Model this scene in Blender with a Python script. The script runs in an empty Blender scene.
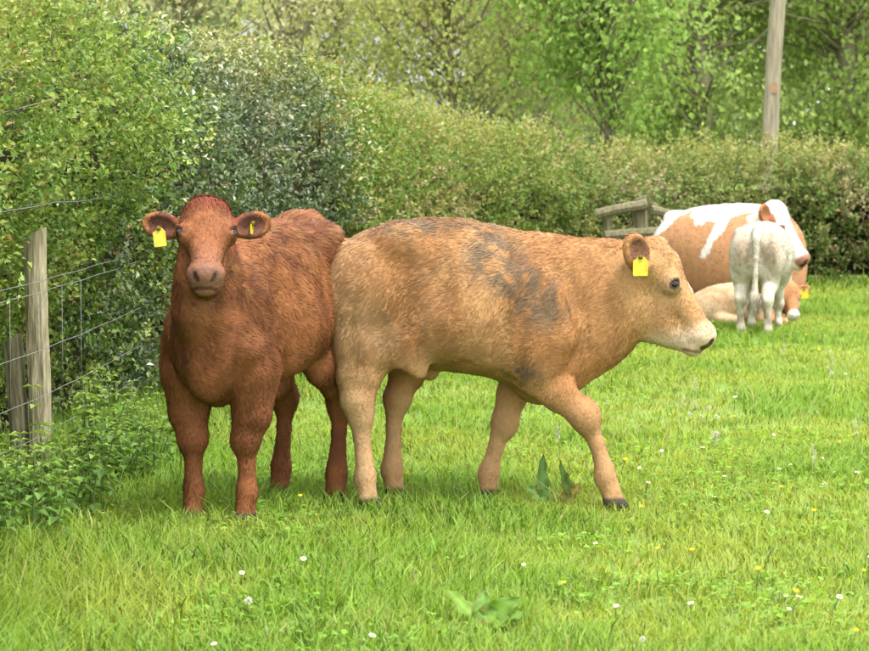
import bpy, math
import numpy as np
from mathutils import Vector, Matrix

R = math.radians
rng = np.random.default_rng(7)
scene = bpy.context.scene
C = scene.collection

# ------------------------------------------------------------------ camera, sky, sun, exposure
FPX, CX, CY, HOR, CAM_H = 2800.0, 434.5, 325.5, 120.0, 1.45
PITCH = math.atan((CY - HOR) / FPX)
cam_d = bpy.data.cameras.new('camera'); cam = bpy.data.objects.new('camera', cam_d); C.objects.link(cam)
cam_d.sensor_fit = 'HORIZONTAL'; cam_d.sensor_width = 36.0; cam_d.lens = 36.0 * FPX / 869.0
cam_d.clip_end = 2000
cam.location = (0, 0, CAM_H); cam.rotation_euler = (R(90) - PITCH, 0, 0)
cam_d.dof.use_dof = True; cam_d.dof.focus_distance = 10.6; cam_d.dof.aperture_fstop = 9
scene.camera = cam

SUN_EL, SUN_AZ = R(65), R(-48)          # azimuth measured from +X towards +Y
sdir = Vector((math.cos(SUN_EL) * math.cos(SUN_AZ), math.cos(SUN_EL) * math.sin(SUN_AZ), math.sin(SUN_EL)))
w = bpy.data.worlds.new('World'); scene.world = w; w.use_nodes = True
nt = w.node_tree; nt.nodes.clear()
out = nt.nodes.new('ShaderNodeOutputWorld'); bg = nt.nodes.new('ShaderNodeBackground')
sky = nt.nodes.new('ShaderNodeTexSky'); sky.sky_type = 'NISHITA'; sky.sun_disc = False
sky.sun_elevation = SUN_EL; sky.sun_rotation = math.pi / 2 - SUN_AZ; sky.dust_density = 3.0; sky.air_density = 1.0
# broken bright cloud cover over the blue
tc = nt.nodes.new('ShaderNodeTexCoord'); cn = nt.nodes.new('ShaderNodeTexNoise')
cn.inputs['Scale'].default_value = 2.2; cn.inputs['Detail'].default_value = 6
cr = nt.nodes.new('ShaderNodeValToRGB'); cr.color_ramp.elements[0].position = .22; cr.color_ramp.elements[1].position = .44
mx = nt.nodes.new('ShaderNodeMix'); mx.data_type = 'RGBA'
mx.inputs['B'].default_value = (12.5, 12.5, 12.5, 1)
nt.links.new(tc.outputs['Generated'], cn.inputs['Vector']); nt.links.new(cn.outputs['Fac'], cr.inputs['Fac'])
nt.links.new(cr.outputs['Color'], mx.inputs['Factor']); nt.links.new(sky.outputs['Color'], mx.inputs['A'])
nt.links.new(mx.outputs['Result'], bg.inputs['Color']); bg.inputs['Strength'].default_value = 0.12
nt.links.new(bg.outputs['Background'], out.inputs['Surface'])
sun_d = bpy.data.lights.new('sun', 'SUN'); sun_d.energy = 2.3; sun_d.angle = R(8); sun_d.color = (1.0, .96, .89)
sun = bpy.data.objects.new('sun', sun_d); C.objects.link(sun); sun.rotation_euler = sdir.to_track_quat('Z', 'Y').to_euler()
sun.location = (6, 4, 12)
scene.view_settings.view_transform = 'Standard'; scene.view_settings.look = 'None'
scene.view_settings.gamma = 1; scene.view_settings.exposure = 1.08

# ------------------------------------------------------------------ helpers
def ray(px, py):
    x = (px - CX) / FPX; y = -(py - CY) / FPX
    cp, sp = math.cos(PITCH), math.sin(PITCH)
    return np.array([x, cp + y * sp, -sp + y * cp])

def ground(px, py, z=0.0):
    d = ray(px, py); t = (z - CAM_H) / d[2]
    return np.array([0, 0, CAM_H]) + d * t

def at_depth(px, py, Y):
    d = ray(px, py); return np.array([0, 0, CAM_H]) + d * (Y / d[1])

def _hash(ix, iy, iz, s):
    h = (ix.astype(np.int64) * 374761393 + iy.astype(np.int64) * 668265263 + iz.astype(np.int64) * 2147483647 + s * 1274126177) & 0xffffffff
    h = ((h ^ (h >> 13)) * 1274126177) & 0xffffffff
    h = h ^ (h >> 16)
    return (h & 0xffff).astype(np.float32) / 65535.0

def vnoise(p, scale=1.0, seed=0):
    q = np.asarray(p, dtype=np.float64) * scale + 1000.0
    i = np.floor(q).astype(np.int64); f = (q - i); f = f * f * (3 - 2 * f)
    r = 0
    for a in (0, 1):
        for b in (0, 1):
            for c in (0, 1):
                wgt = (f[..., 0] if a else 1 - f[..., 0]) * (f[..., 1] if b else 1 - f[..., 1]) * (f[..., 2] if c else 1 - f[..., 2])
                r = r + wgt * _hash(i[..., 0] + a, i[..., 1] + b, i[..., 2] + c, seed)
    return r

def fbm(p, scale=1.0, seed=0, octv=3):
    r, a, t = 0, 1.0, 0
    for o in range(octv):
        r = r + a * vnoise(p, scale * 2 ** o, seed + o * 17); t += a; a *= .5
    return r / t

def vec_noise(p, scale, seed):
    return np.stack([vnoise(p, scale, seed + k * 101) for k in range(3)], -1) * 2 - 1

def unit(v):
    return v / np.maximum(np.linalg.norm(v, axis=-1, keepdims=True), 1e-9)

def smoothstep(a, b, x):
    t = np.clip((x - a) / (b - a), 0, 1); return t * t * (3 - 2 * t)

def mesh_np(name, v, f, col=None, nrm=None, smooth=True):
    me = bpy.data.meshes.new(name)
    v = np.ascontiguousarray(v, dtype=np.float32); f = np.ascontiguousarray(f, dtype=np.int32)
    n, k = f.shape
    me.vertices.add(len(v)); me.vertices.foreach_set('co', v.ravel())
    me.loops.add(n * k); me.loops.foreach_set('vertex_index', f.ravel())
    me.polygons.add(n); me.polygons.foreach_set('loop_start', np.arange(0, n * k, k, dtype=np.int32))
    me.update(calc_edges=True)
    me.polygons.foreach_set('use_smooth', np.full(n, smooth, dtype=bool))
    if col is not None:
        a = me.color_attributes.new('Col', 'FLOAT_COLOR', 'POINT')
        c4 = np.ones((len(v), 4), dtype=np.float32); c4[:, :3] = np.clip(col[:, :3], 0, 1)
        if col.shape[1] == 4: c4[:, 3] = col[:, 3]
        a.data.foreach_set('color', c4.ravel())
    if nrm is not None:
        me.normals_split_custom_set_from_vertices(np.ascontiguousarray(nrm, dtype=np.float32))
    return me

def obj(name, me, mat=None, parent=None, loc=None):
    o = bpy.data.objects.new(name, me)
    C.objects.link(o)
    if mat is not None and me is not None and not me.materials: me.materials.append(mat)
    if parent is not None: o.parent = parent
    if loc is not None: o.location = tuple(float(t) for t in loc)
    return o

def tag(o, label=None, cat=None, group=None, kind=None):
    if label: o['label'] = label
    if cat: o['category'] = cat
    if group: o['group'] = group
    if kind: o['kind'] = kind
    return o

def empty(name, loc=(0, 0, 0), rz=0.0):
    o = bpy.data.objects.new(name, None); C.objects.link(o); o.empty_display_size = .1
    o.location = tuple(float(t) for t in loc); o.rotation_euler = (0, 0, rz); return o

class Bag:
    """collects triangles with colours"""
    def __init__(s): s.v, s.f, s.c, s.n, s.k = [], [], [], [], 0
    def add(s, v, f, c, n=None):
        v = np.asarray(v, dtype=np.float32).reshape(-1, 3); s.v.append(v); s.f.append(np.asarray(f, dtype=np.int64) + s.k)
        c = np.asarray(c, dtype=np.float32)
        s.c.append(np.broadcast_to(c, v.shape) if c.ndim == 1 else c); s.k += len(v)
        if n is not None: s.n.append(n)
    def mesh(s, name, smooth=True):
        return mesh_np(name, np.concatenate(s.v), np.concatenate(s.f), np.concatenate(s.c), np.concatenate(s.n) if s.n else None, smooth)

def strands(bag, root, d0, d1, L, W, side, col, nrm=None, tipcol=1.15):
    """tapered two segment blades; all arrays (N,...)"""
    n = len(root); L = np.broadcast_to(L, (n,))[:, None]; W = np.broadcast_to(W, (n,))[:, None]
    p1 = root + d0 * L * .52; p2 = p1 + d1 * L * .48
    v = np.stack([root - side * W * .5, root + side * W * .5, p1 - side * W * .4, p1 + side * W * .4, p2], 1)
    b = (np.arange(n) * 5)[:, None]
    f = np.concatenate([b + [[0, 1, 3]], b + [[0, 3, 2]], b + [[2, 3, 4]]], 0)
    tc_ = np.asarray(tipcol, dtype=np.float32)
    c = np.stack([col * .92, col * .92, col, col, col * tc_], 1)
    nn = None
    if nrm is not None: nn = np.repeat(nrm, 5, axis=0)
    bag.add(v.reshape(-1, 3), f, c.reshape(-1, 3), nn)

def leaves(bag, base, axis, nrm, L, W, col, fold=.25, droop=.15):
    """pointed folded leaves: base, two side pairs, tip  -> 4 triangles"""
    n = len(base); L = np.broadcast_to(L, (n,))[:, None]; W = np.broadcast_to(W, (n,))[:, None]
    axis = unit(axis); side = unit(np.cross(axis, nrm)); up = np.cross(side, axis)
    m = base + axis * L * .45
    a = m - side * W * .5 + up * W * fold; b_ = m + side * W * .5 + up * W * fold
    t = base + axis * L - up * L * droop
    v = np.stack([base, a, t, b_], 1)
    b = (np.arange(n) * 4)[:, None]
    f = np.concatenate([b + [[0, 2, 1]], b + [[0, 3, 2]]], 0)
    c = np.repeat(col, 4, axis=0)
    bag.add(v.reshape(-1, 3), f, c)

def tube(bag, pts, rad, col, sides=6):
    pts = np.asarray(pts, dtype=float); rad = np.broadcast_to(np.asarray(rad, dtype=float), (len(pts),))
    tan = unit(np.gradient(pts, axis=0)); ref = np.array([0.31, .95, .05]) if abs(tan[0][2]) > .7 else np.array([0, 0, 1.0])
    a = unit(np.cross(tan, ref)); b = np.cross(tan, a)
    th = np.linspace(0, 2 * np.pi, sides, endpoint=False)
    v = pts[:, None] + rad[:, None, None] * (np.cos(th)[None, :, None] * a[:, None] + np.sin(th)[None, :, None] * b[:, None])
    n = len(pts); f = []
    for i in range(n - 1):
        for j in range(sides):
            k = (j + 1) % sides
            f += [[i * sides + j, i * sides + k, (i + 1) * sides + k], [i * sides + j, (i + 1) * sides + k, (i + 1) * sides + j]]
    m = len(pts) * sides
    v = np.concatenate([v.reshape(-1, 3), pts[:1], pts[-1:]])
    for j in range(sides):
        k = (j + 1) % sides
        f += [[m, k, j], [m + 1, (n - 1) * sides + j, (n - 1) * sides + k]]
    bag.add(v, np.array(f), col)

# ------------------------------------------------------------------ materials
def mat_attr(name, rough=.7, spec=.3, transl=0.0, var=0.0, vscale=30, bump=0.0, bscale=60, tr_tint=(1.0, 1.0, .6)):
    m = bpy.data.materials.new(name); m.use_nodes = True; t = m.node_tree; t.nodes.clear(); N = t.nodes.new
    o = N('ShaderNodeOutputMaterial'); p = N('ShaderNodeBsdfPrincipled'); a = N('ShaderNodeAttribute'); a.attribute_name = 'Col'
    p.inputs['Roughness'].default_value = rough; p.inputs['Specular IOR Level'].default_value = spec
    colour = a.outputs['Color']
    if var:
        tc = N('ShaderNodeTexCoord'); n = N('ShaderNodeTexNoise'); n.inputs['Scale'].default_value = vscale; n.inputs['Detail'].default_value = 4
        mr = N('ShaderNodeMapRange'); mr.inputs['To Min'].default_value = 1 - var; mr.inputs['To Max'].default_value = 1 + var
        mu = N('ShaderNodeMix'); mu.data_type = 'RGBA'; mu.blend_type = 'MULTIPLY'; mu.inputs['Factor'].default_value = 1
        t.links.new(tc.outputs['Object'], n.inputs['Vector']); t.links.new(n.outputs['Fac'], mr.inputs['Value'])
        t.links.new(colour, mu.inputs['A']); t.links.new(mr.outputs['Result'], mu.inputs['B']); colour = mu.outputs['Result']
    t.links.new(colour, p.inputs['Base Color'])
    if bump:
        tc2 = N('ShaderNodeTexCoord'); n2 = N('ShaderNodeTexNoise'); n2.inputs['Scale'].default_value = bscale; n2.inputs['Detail'].default_value = 5
        bp = N('ShaderNodeBump'); bp.inputs['Strength'].default_value = bump; bp.inputs['Distance'].default_value = .02
        t.links.new(tc2.outputs['Object'], n2.inputs['Vector']); t.links.new(n2.outputs['Fac'], bp.inputs['Height']); t.links.new(bp.outputs['Normal'], p.inputs['Normal'])
    sh = p.outputs['BSDF']
    if transl:
        tr = N('ShaderNodeBsdfTranslucent'); ms = N('ShaderNodeMixShader'); ms.inputs['Fac'].default_value = transl
        mt = N('ShaderNodeMix'); mt.data_type = 'RGBA'; mt.blend_type = 'MULTIPLY'; mt.inputs['Factor'].default_value = 1; mt.inputs['B'].default_value = (*tr_tint, 1)
        t.links.new(colour, mt.inputs['A']); t.links.new(mt.outputs['Result'], tr.inputs['Color'])
        t.links.new(sh, ms.inputs[1]); t.links.new(tr.outputs['BSDF'], ms.inputs[2]); sh = ms.outputs['Shader']
    t.links.new(sh, o.inputs['Surface'])
    return m

def mat_noise(name, c0, c1, scale=8, rough=.8, stretch=(1, 1, 1), bump=.3, spec=.2, metal=0.0, detail=6):
    m = bpy.data.materials.new(name); m.use_nodes = True; t = m.node_tree; p = t.nodes['Principled BSDF']; N = t.nodes.new
    p.inputs['Roughness'].default_value = rough; p.inputs['Specular IOR Level'].default_value = spec; p.inputs['Metallic'].default_value = metal
    tc = N('ShaderNodeTexCoord'); mp = N('ShaderNodeMapping'); mp.inputs['Scale'].default_value = stretch
    n = N('ShaderNodeTexNoise'); n.inputs['Scale'].default_value = scale; n.inputs['Detail'].default_value = detail
    r = N('ShaderNodeValToRGB'); r.color_ramp.elements[0].color = (*c0, 1); r.color_ramp.elements[1].color = (*c1, 1)
    r.color_ramp.elements[0].position = .3; r.color_ramp.elements[1].position = .7
    t.links.new(tc.outputs['Object'], mp.inputs['Vector']); t.links.new(mp.outputs['Vector'], n.inputs['Vector'])
    t.links.new(n.outputs['Fac'], r.inputs['Fac']); t.links.new(r.outputs['Color'], p.inputs['Base Color'])
    if bump:
        bp = N('ShaderNodeBump'); bp.inputs['Strength'].default_value = bump; bp.inputs['Distance'].default_value = .02
        t.links.new(n.outputs['Fac'], bp.inputs['Height']); t.links.new(bp.outputs['Normal'], p.inputs['Normal'])
    return m

M_GRASS = mat_attr('grass_blades', .6, .25, .5, tr_tint=(1, 1, .55))
M_LEAF = mat_attr('hedge_leaf', .5, .35, .38)
M_GLOSS = mat_attr('glossy_leaf', .32, .6, .2)
M_TREELEAF = mat_attr('tree_leaf', .55, .3, .55, tr_tint=(1, 1, .8))
M_BARK = mat_attr('bark', .9, .1, 0, .35, 9, .8, 25)
M_COAT = mat_attr('cattle_skin', .8, .15, 0, .18, 45, .2, 70)
def _damp():
    t = M_COAT.node_tree; at = [n for n in t.nodes if n.type == 'ATTRIBUTE'][0]; p = [n for n in t.nodes if n.type == 'BSDF_PRINCIPLED'][0]
    for key, lo_, hi_ in (('Roughness', .5, .8), ('Specular IOR Level', .25, .15)):
        mr = t.nodes.new('ShaderNodeMapRange'); mr.inputs['To Min'].default_value = lo_; mr.inputs['To Max'].default_value = hi_
        t.links.new(at.outputs['Alpha'], mr.inputs['Value']); t.links.new(mr.outputs['Result'], p.inputs[key])
_damp()
M_FUR = mat_attr('cattle_fur', .62, .22, .12, tr_tint=(1, .95, .9))
M_EYE = mat_noise('eye_dark', (.004, .003, .002), (.012, .008, .006), 20, .16, bump=0, spec=.4)
M_TAG = mat_noise('ear_tag_plastic', (.42, .32, .015), (.62, .49, .03), 40, .4, bump=0, spec=.4)
M_TAGDARK = mat_noise('ear_tag_print', (.10, .08, .01), (.16, .12, .02), 30, .6, bump=0)
M_POST = mat_noise('weathered_post', (.19, .165, .09), (.42, .37, .25), 14, .9, (5, 5, .7), .6)
M_OLDPOST = mat_noise('old_mossy_post', (.09, .085, .045), (.21, .19, .115), 10, .95, (5, 5, .7), .6)
M_WIRE = mat_noise('galvanised_wire', (.14, .145, .14), (.28, .285, .28), 30, .45, bump=0, spec=.5, metal=.7)
M_CORE = mat_noise('dark_core_brown', (.022, .018, .011), (.05, .04, .024), 18, .95, bump=.9)  # dark brown of the light-blocking hull added inside the hedges
M_PETAL = mat_attr('petals', .5, .3, .2, tr_tint=(1, 1, 1))

# ------------------------------------------------------------------ the hedge line (plan curve), used by grass too
HEDGE = np.array([(-2.15, 5.5), (-1.92, 8.5), (-1.66, 11.0), (-1.38, 13.2), (-0.86, 16.2), (-0.28, 18.8), (0.45, 21.2), (1.35, 23.0), (2.4, 24.0), (3.6, 24.3), (6.5, 24.6)])
HTOP = np.array([1.98, 1.96, 1.93, 1.91, 1.78, 1.62, 1.38, 1.17, 1.07, 1.14, 1.18])      # height of its top
def _cr(P, n=40):
    out_ = []
    for i in range(len(P) - 1):
        p0, p1, p2, p3 = P[max(i - 1, 0)], P[i], P[i + 1], P[min(i + 2, len(P) - 1)]
        for t in np.linspace(0, 1, n, endpoint=False):
            out_.append(.5 * ((2 * p1) + (-p0 + p2) * t + (2 * p0 - 5 * p1 + 4 * p2 - p3) * t * t + (-p0 + 3 * p1 - 3 * p2 + p3) * t ** 3))
    return np.array(out_ + [P[-1]])
_hc = _cr(np.column_stack([HEDGE, HTOP]))
_hs = np.concatenate([[0], np.cumsum(np.linalg.norm(np.diff(_hc[:, :2], axis=0), axis=1))])
HL = _hs[-1]
def hedge_at(s):
    """front line point, unit normal towards the field, top height"""
    x = np.interp(s, _hs, _hc[:, 0]); y = np.interp(s, _hs, _hc[:, 1]); h = np.interp(s, _hs, _hc[:, 2])
    e = .15
    tx = np.interp(s + e, _hs, _hc[:, 0]) - np.interp(s - e, _hs, _hc[:, 0]); ty = np.interp(s + e, _hs, _hc[:, 1]) - np.interp(s - e, _hs, _hc[:, 1])
    l = np.hypot(tx, ty); return x, y, ty / l, -tx / l, h
def s_of_y(Y): return float(np.interp(Y, _hc[:, 1], _hs))
def hedge_dist(P):
    """signed distance from the front line, positive on the field side"""
    q = _hc[::6, :2]; d = np.linalg.norm(P[:, None, :2] - q[None], axis=2); i = d.argmin(1)
    s = _hs[::6][i]; x, y, nx, ny, h = hedge_at(s)
    return (P[:, 0] - x) * nx + (P[:, 1] - y) * ny

def ground_z(x, y):
    p = np.stack([np.asarray(x, float), np.asarray(y, float), np.zeros_like(np.asarray(x, float))], -1)
    return (fbm(p, .9, 5, 3) - .5) * .05

# ------------------------------------------------------------------ ground
def build_ground():
    xs = np.concatenate([np.linspace(-400, -12, 14), np.linspace(-8, 9, 120), np.linspace(13, 400, 14)])
    ys = np.concatenate([np.linspace(-60, 2, 6), np.linspace(4, 30, 180), np.linspace(36, 900, 24)])
    X, Y = np.meshgrid(xs, ys, indexing='ij'); Z = ground_z(X, Y)
    v = np.stack([X, Y, Z], -1).reshape(-1, 3); ny = len(ys)
    i, j = np.meshgrid(np.arange(len(xs) - 1), np.arange(ny - 1), indexing='ij'); a = (i * ny + j).ravel()
    me = mesh_np('ground', v, np.stack([a, a + ny, a + ny + 1, a + 1], 1))
    m = mat_noise('pasture_soil', (.09, .14, .03), (.18, .27, .055), 3.0, .95, bump=.5)
    tag(obj('ground', me, m), kind='structure')
build_ground()

# ------------------------------------------------------------------ grass
def build_grass():
    bag = Bag(); n_tuft = 27000
    Y = np.sqrt(rng.uniform(6.3 ** 2, 26.5 ** 2, n_tuft * 2)); Y = np.where(rng.random(len(Y)) < .25, rng.uniform(6.3, 13, len(Y)), Y)
    X = rng.uniform(-1, 1, len(Y)) * (.165 * Y + .9)
    P = np.stack([X, Y], 1); hd = hedge_dist(P); keep = hd > -.35; X, Y, hd = X[keep][:n_tuft], Y[keep][:n_tuft], hd[keep][:n_tuft]
    per = 10
    tx = np.repeat(X, per) + rng.normal(0, .035, len(X) * per); ty = np.repeat(Y, per) + rng.normal(0, .04, len(X) * per)
    hd = np.repeat(hd, per); n = len(tx)
    p3 = np.stack([tx, ty, np.zeros(n)], 1)
    patch = fbm(p3, 1.1, 31, 3); fine = fbm(p3, 5.0, 77, 2)
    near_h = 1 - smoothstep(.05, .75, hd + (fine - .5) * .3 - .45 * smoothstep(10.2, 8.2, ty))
    rank = smoothstep(.49, .64, patch)                       # ranker, darker tufts
    L = .036 + .030 * rng.random(n) + (.055 * rank * rng.random(n)) + near_h * .13 * rng.random(n)
    broad = rng.random(n) < .14
    seed = (rng.random(n) < .012); L = np.where(seed, L * 1.9, L); fl_ = smoothstep(-.55, -1.0, tx) * smoothstep(9.6, 8.6, ty); L = L + fl_ * rng.random(n) * .11
    W = (.0034 + .002 * rng.random(n)) * (1 + (ty - 8) * .045) * np.where(broad, 1.9, .9)
    az = rng.uniform(0, 2 * np.pi, n); lean = rng.uniform(.12, .75, n)
    comb = vec_noise(p3, 1.7, 91)
    lx = np.cos(az) * lean + comb[:, 0] * .25; ly = np.sin(az) * lean + comb[:, 1] * .25
    d0 = unit(np.stack([lx * .6, ly * .6, np.ones(n)], 1)); d1 = unit(np.stack([lx * 1.7, ly * 1.7, np.full(n, .62)], 1))
    a2 = rng.uniform(0, 2 * np.pi, n); side = np.stack([np.cos(a2), np.sin(a2), np.zeros(n)], 1)
    c_y = np.array([.385, .460, .090]); c_g = np.array([.265, .410, .072]); c_d = np.array([.135, .285, .038])
    t = np.clip(.55 * patch + .45 * fine + rng.normal(0, .10, n), 0, 1)[:, None]
    u = smoothstep(.40, .66, t)
    col = c_y * (1 - u) + c_g * u
    rk = (rank * .4)[:, None]; col = col * (1 - rk) + np.array([.18, .36, .05]) * rk
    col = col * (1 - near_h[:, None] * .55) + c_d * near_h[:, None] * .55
    straw = (rng.random(n) < .035)[:, None]; col = np.where(straw, np.array([.42, .38, .17]), col)
    col = col * rng.uniform(.86, 1.16, (n, 1))
    nrm = unit(np.stack([lx * .25 + rng.normal(0, .22, n), ly * .25 + rng.normal(0, .22, n), np.ones(n)], 1))
    root = p3.copy(); root[:, 2] = ground_z(tx, ty) - .008
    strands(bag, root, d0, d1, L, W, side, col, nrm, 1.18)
    # clover and other low leaves in drifts
    m = 46000; pick_ = rng.integers(0, n, m); q = p3[pick_] + np.concatenate([rng.normal(0, .03, (m, 2)), np.zeros((m, 1))], 1)
    q = q[(fbm(q, 1.9, 133, 3) + rng.normal(0, .06, m)) > .555]; m = len(q); q[:, 2] = ground_z(q[:, 0], q[:, 1]) + rng.uniform(.012, .05, m)
    az = rng.uniform(0, 6.283, m); ax = np.stack([np.cos(az), np.sin(az), rng.normal(.15, .2, m)], 1); up = unit(np.array([0, 0, 1.0]) + rng.normal(0, .28, (m, 3)))
    lc = np.array([.20, .36, .045]) * rng.uniform(.75, 1.35, (m, 1)); zs = rng.uniform(.014, .030, m); lb = Bag(); leaves(lb, q, ax, up, zs, zs * .85, lc, .1, .1)
    tag(obj('clover', lb.mesh('clover', False), M_GRASS), 'low clover leaves spread in drifts through the grass', 'clover', kind='stuff')
    o = obj('grass', bag.mesh('grass'), M_GRASS)
    tag(o, 'bright green pasture grass covering the whole field', 'grass', kind='stuff')
build_grass()

# ------------------------------------------------------------------ cattle: implicit bodies turned into one skin, short coat on top
class Field:
    def __init__(s, lo, hi, h):
        s.h = h; s.lo = np.array(lo, float); n = np.ceil((np.array(hi) - s.lo) / h).astype(int) + 1; s.n = n
        s.ax = [(s.lo[k] + np.arange(n[k]) * h).astype(np.float32) for k in range(3)]
        s.v = np.full(n, .4, dtype=np.float32)
    def _win(s, lo, hi):
        sl = []
        for k in range(3):
            a = int(np.clip(np.floor((lo[k] - s.lo[k]) / s.h), 0, s.n[k] - 1)); b = int(np.clip(np.ceil((hi[k] - s.lo[k]) / s.h) + 1, a + 1, s.n[k])); sl.append(slice(a, b))
        return tuple(sl)
    def op(s, fn, lo, hi, k, sub=False):
        w_ = s._win(np.asarray(lo) - k - .03, np.asarray(hi) + k + .03)
        X, Y, Z = s.ax[0][w_[0]][:, None, None], s.ax[1][w_[1]][None, :, None], s.ax[2][w_[2]][None, None, :]
        d = fn(X, Y, Z); a = s.v[w_]
        if sub:
            b = -d; hh = np.clip(.5 + .5 * (b - a) / k, 0, 1); s.v[w_] = a * (1 - hh) + b * hh + k * hh * (1 - hh)
        else:
            hh = np.clip(.5 + .5 * (a - d) / k, 0, 1); s.v[w_] = a * (1 - hh) + d * hh - k * hh * (1 - hh)
    def cone(s, a, b, ra, rb, k, w=(0, 1, 0), sa=1.0, sb=1.0, sub=False):
        a, b, w = np.asarray(a, float), np.asarray(b, float), np.asarray(w, float); ab = b - a; L2 = max(float(ab @ ab), 1e-9)
        def fn(X, Y, Z):
            px, py, pz = X - a[0], Y - a[1], Z - a[2]
            t = np.clip((px * ab[0] + py * ab[1] + pz * ab[2]) / L2, 0, 1)
            qx, qy, qz = px - t * ab[0], py - t * ab[1], pz - t * ab[2]
            q2 = qx * qx + qy * qy + qz * qz; qw = qx * w[0] + qy * w[1] + qz * w[2]; sc = sa + (sb - sa) * t; r = ra + (rb - ra) * t
            e = np.sqrt(np.maximum(q2 - qw * qw + (qw / sc) ** 2, 1e-12))
            return ((e - r) * np.minimum(1, .5 + .5 * sc)).astype(np.float32)
        m = max(ra, rb) * max(1, sa, sb); s.op(fn, np.minimum(a, b) - m, np.maximum(a, b) + m, k, sub)
    def chain(s, pts, k, w=(0, 1, 0)):
        for p, q in zip(pts[:-1], pts[1:]): s.cone(p[0], q[0], p[1], q[1], k, w, p[2], q[2])
    def ell(s, c, axes, rad, k, sub=False):
        c = np.asarray(c, float); A = np.asarray(axes, float); rad = np.asarray(rad, float); mr = rad.min()
        def fn(X, Y, Z):
            p = [X - c[0], Y - c[1], Z - c[2]]; e = 0; g = 0
            for i in range(3):
                q = p[0] * A[i][0] + p[1] * A[i][1] + p[2] * A[i][2]; e = e + (q / rad[i]) ** 2; g = g + (q / rad[i] ** 2) ** 2
            e = np.sqrt(e); g = np.sqrt(g)
            return (np.clip(e * (e - 1) / np.maximum(g, 1e-6), -mr, .4)).astype(np.float32)
        m = rad.max(); s.op(fn, c - m, c + m, k, sub)
    def torso(s, sec, k):
        sec = np.array(sec, float); xs = s.ax[0].astype(float); P = _cr(sec, 16); P = P[np.argsort(P[:, 0])]
        top = np.interp(xs, P[:, 0], P[:, 1]); bot = np.interp(xs, P[:, 0], P[:, 2]); hw = np.interp(xs, P[:, 0], P[:, 3]); egg = np.interp(xs, P[:, 0], P[:, 4])
        zc, rz = (top + bot) / 2, (top - bot) / 2; x0, x1 = sec[0][0], sec[-1][0]
        over = np.maximum(np.maximum(x0 - xs, xs - x1), 0)
        def fn(X, Y, Z):
            i0 = int(round((float(X.ravel()[0]) - s.lo[0]) / s.h)); sl = slice(i0, i0 + X.shape[0])
            c_, r_, w_, e_, o_ = (t[sl][:, None, None] for t in (zc, rz, hw, egg, over))
            q = np.clip((Z - c_) / r_, -1.2, 1.2); ww = w_ * (1 - e_ * q)
            e = (np.abs(Y / ww) ** 2.25 + np.abs((Z - c_) / r_) ** 2.25) ** (1 / 2.25)
            d = (e - 1) * np.minimum(ww, r_)
            return np.where(o_ > 0, np.sqrt(np.maximum(d, 0) ** 2 + o_ ** 2), d).astype(np.float32)
        s.op(fn, (x0 - .02, -hw.max() * 1.4, bot.min()), (x1 + .02, hw.max() * 1.4, top.max()), k)
    def mesh(s):
        v = s.v; ins = v < 0; nx, ny, nz = (np.array(v.shape) - 1)
        cnt = np.zeros((nx, ny, nz), np.uint8)
        cs = [(a, b, c) for a in (0, 1) for b in (0, 1) for c in (0, 1)]
        for a, b, c in cs: cnt += ins[a:a + nx, b:b + ny, c:c + nz]
        act = (cnt > 0) & (cnt < 8); idx = np.argwhere(act); num = np.full((nx, ny, nz), -1, np.int64); num[act] = np.arange(len(idx))
        cv = {c: v[idx[:, 0] + c[0], idx[:, 1] + c[1], idx[:, 2] + c[2]] for c in cs}
        acc = np.zeros((len(idx), 3)); m = np.zeros(len(idx))
        for c in cs:
            for k in range(3):
                if c[k] == 0:
                    e = list(c); e[k] = 1; va, vb = cv[c], cv[tuple(e)]; cr_ = (va < 0) != (vb < 0)
                    t = np.where(cr_, va / np.where(cr_, va - vb, 1), 0); p = np.tile(np.array(c, float), (len(idx), 1)); p[:, k] += t
                    acc += p * cr_[:, None]; m += cr_
        V = s.lo + (idx + acc / m[:, None]) * s.h
        F = []
        for k in range(3):
            a_, b_ = [(1, 2), (2, 0), (0, 1)][k]
            sl0 = [slice(1, -1)] * 3; sl1 = [slice(1, -1)] * 3; sl0[k] = slice(0, -1); sl1[k] = slice(1, None)
            A, B = ins[tuple(sl0)], ins[tuple(sl1)]; ed = np.argwhere(A != B); off = np.ones(3, int); off[k] = 0
            sgn = A[tuple(ed.T)]; ed = ed + off
            def cell(da, db):
                q = ed.copy(); q[:, a_] -= da; q[:, b_] -= db; return num[q[:, 0], q[:, 1], q[:, 2]]
            q = np.stack([cell(1, 1), cell(0, 1), cell(0, 0), cell(1, 0)], 1); q[~sgn] = q[~sgn][:, ::-1]; F.append(q)
        F = np.concatenate(F)
        for it in range(2):
            S = np.zeros_like(V); n_ = np.zeros(len(V))
            for i in range(4):
                for j in ((i + 1) % 4, (i + 3) % 4):
                    for d in range(3): S[:, d] += np.bincount(F[:, i], V[F[:, j], d], len(V))
                    n_ += np.bincount(F[:, i], minlength=len(V))
            V = V * .45 + .55 * S / np.maximum(n_, 1)[:, None]
        return V, F

def vert_normals(V, F):
    fn = np.cross(V[F[:, 2]] - V[F[:, 0]], V[F[:, 3]] - V[F[:, 1]]); N = np.zeros_like(V)
    for i in range(4):
        for d in range(3): N[:, d] += np.bincount(F[:, i], fn[:, d], len(V))
    return unit(N)

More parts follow.
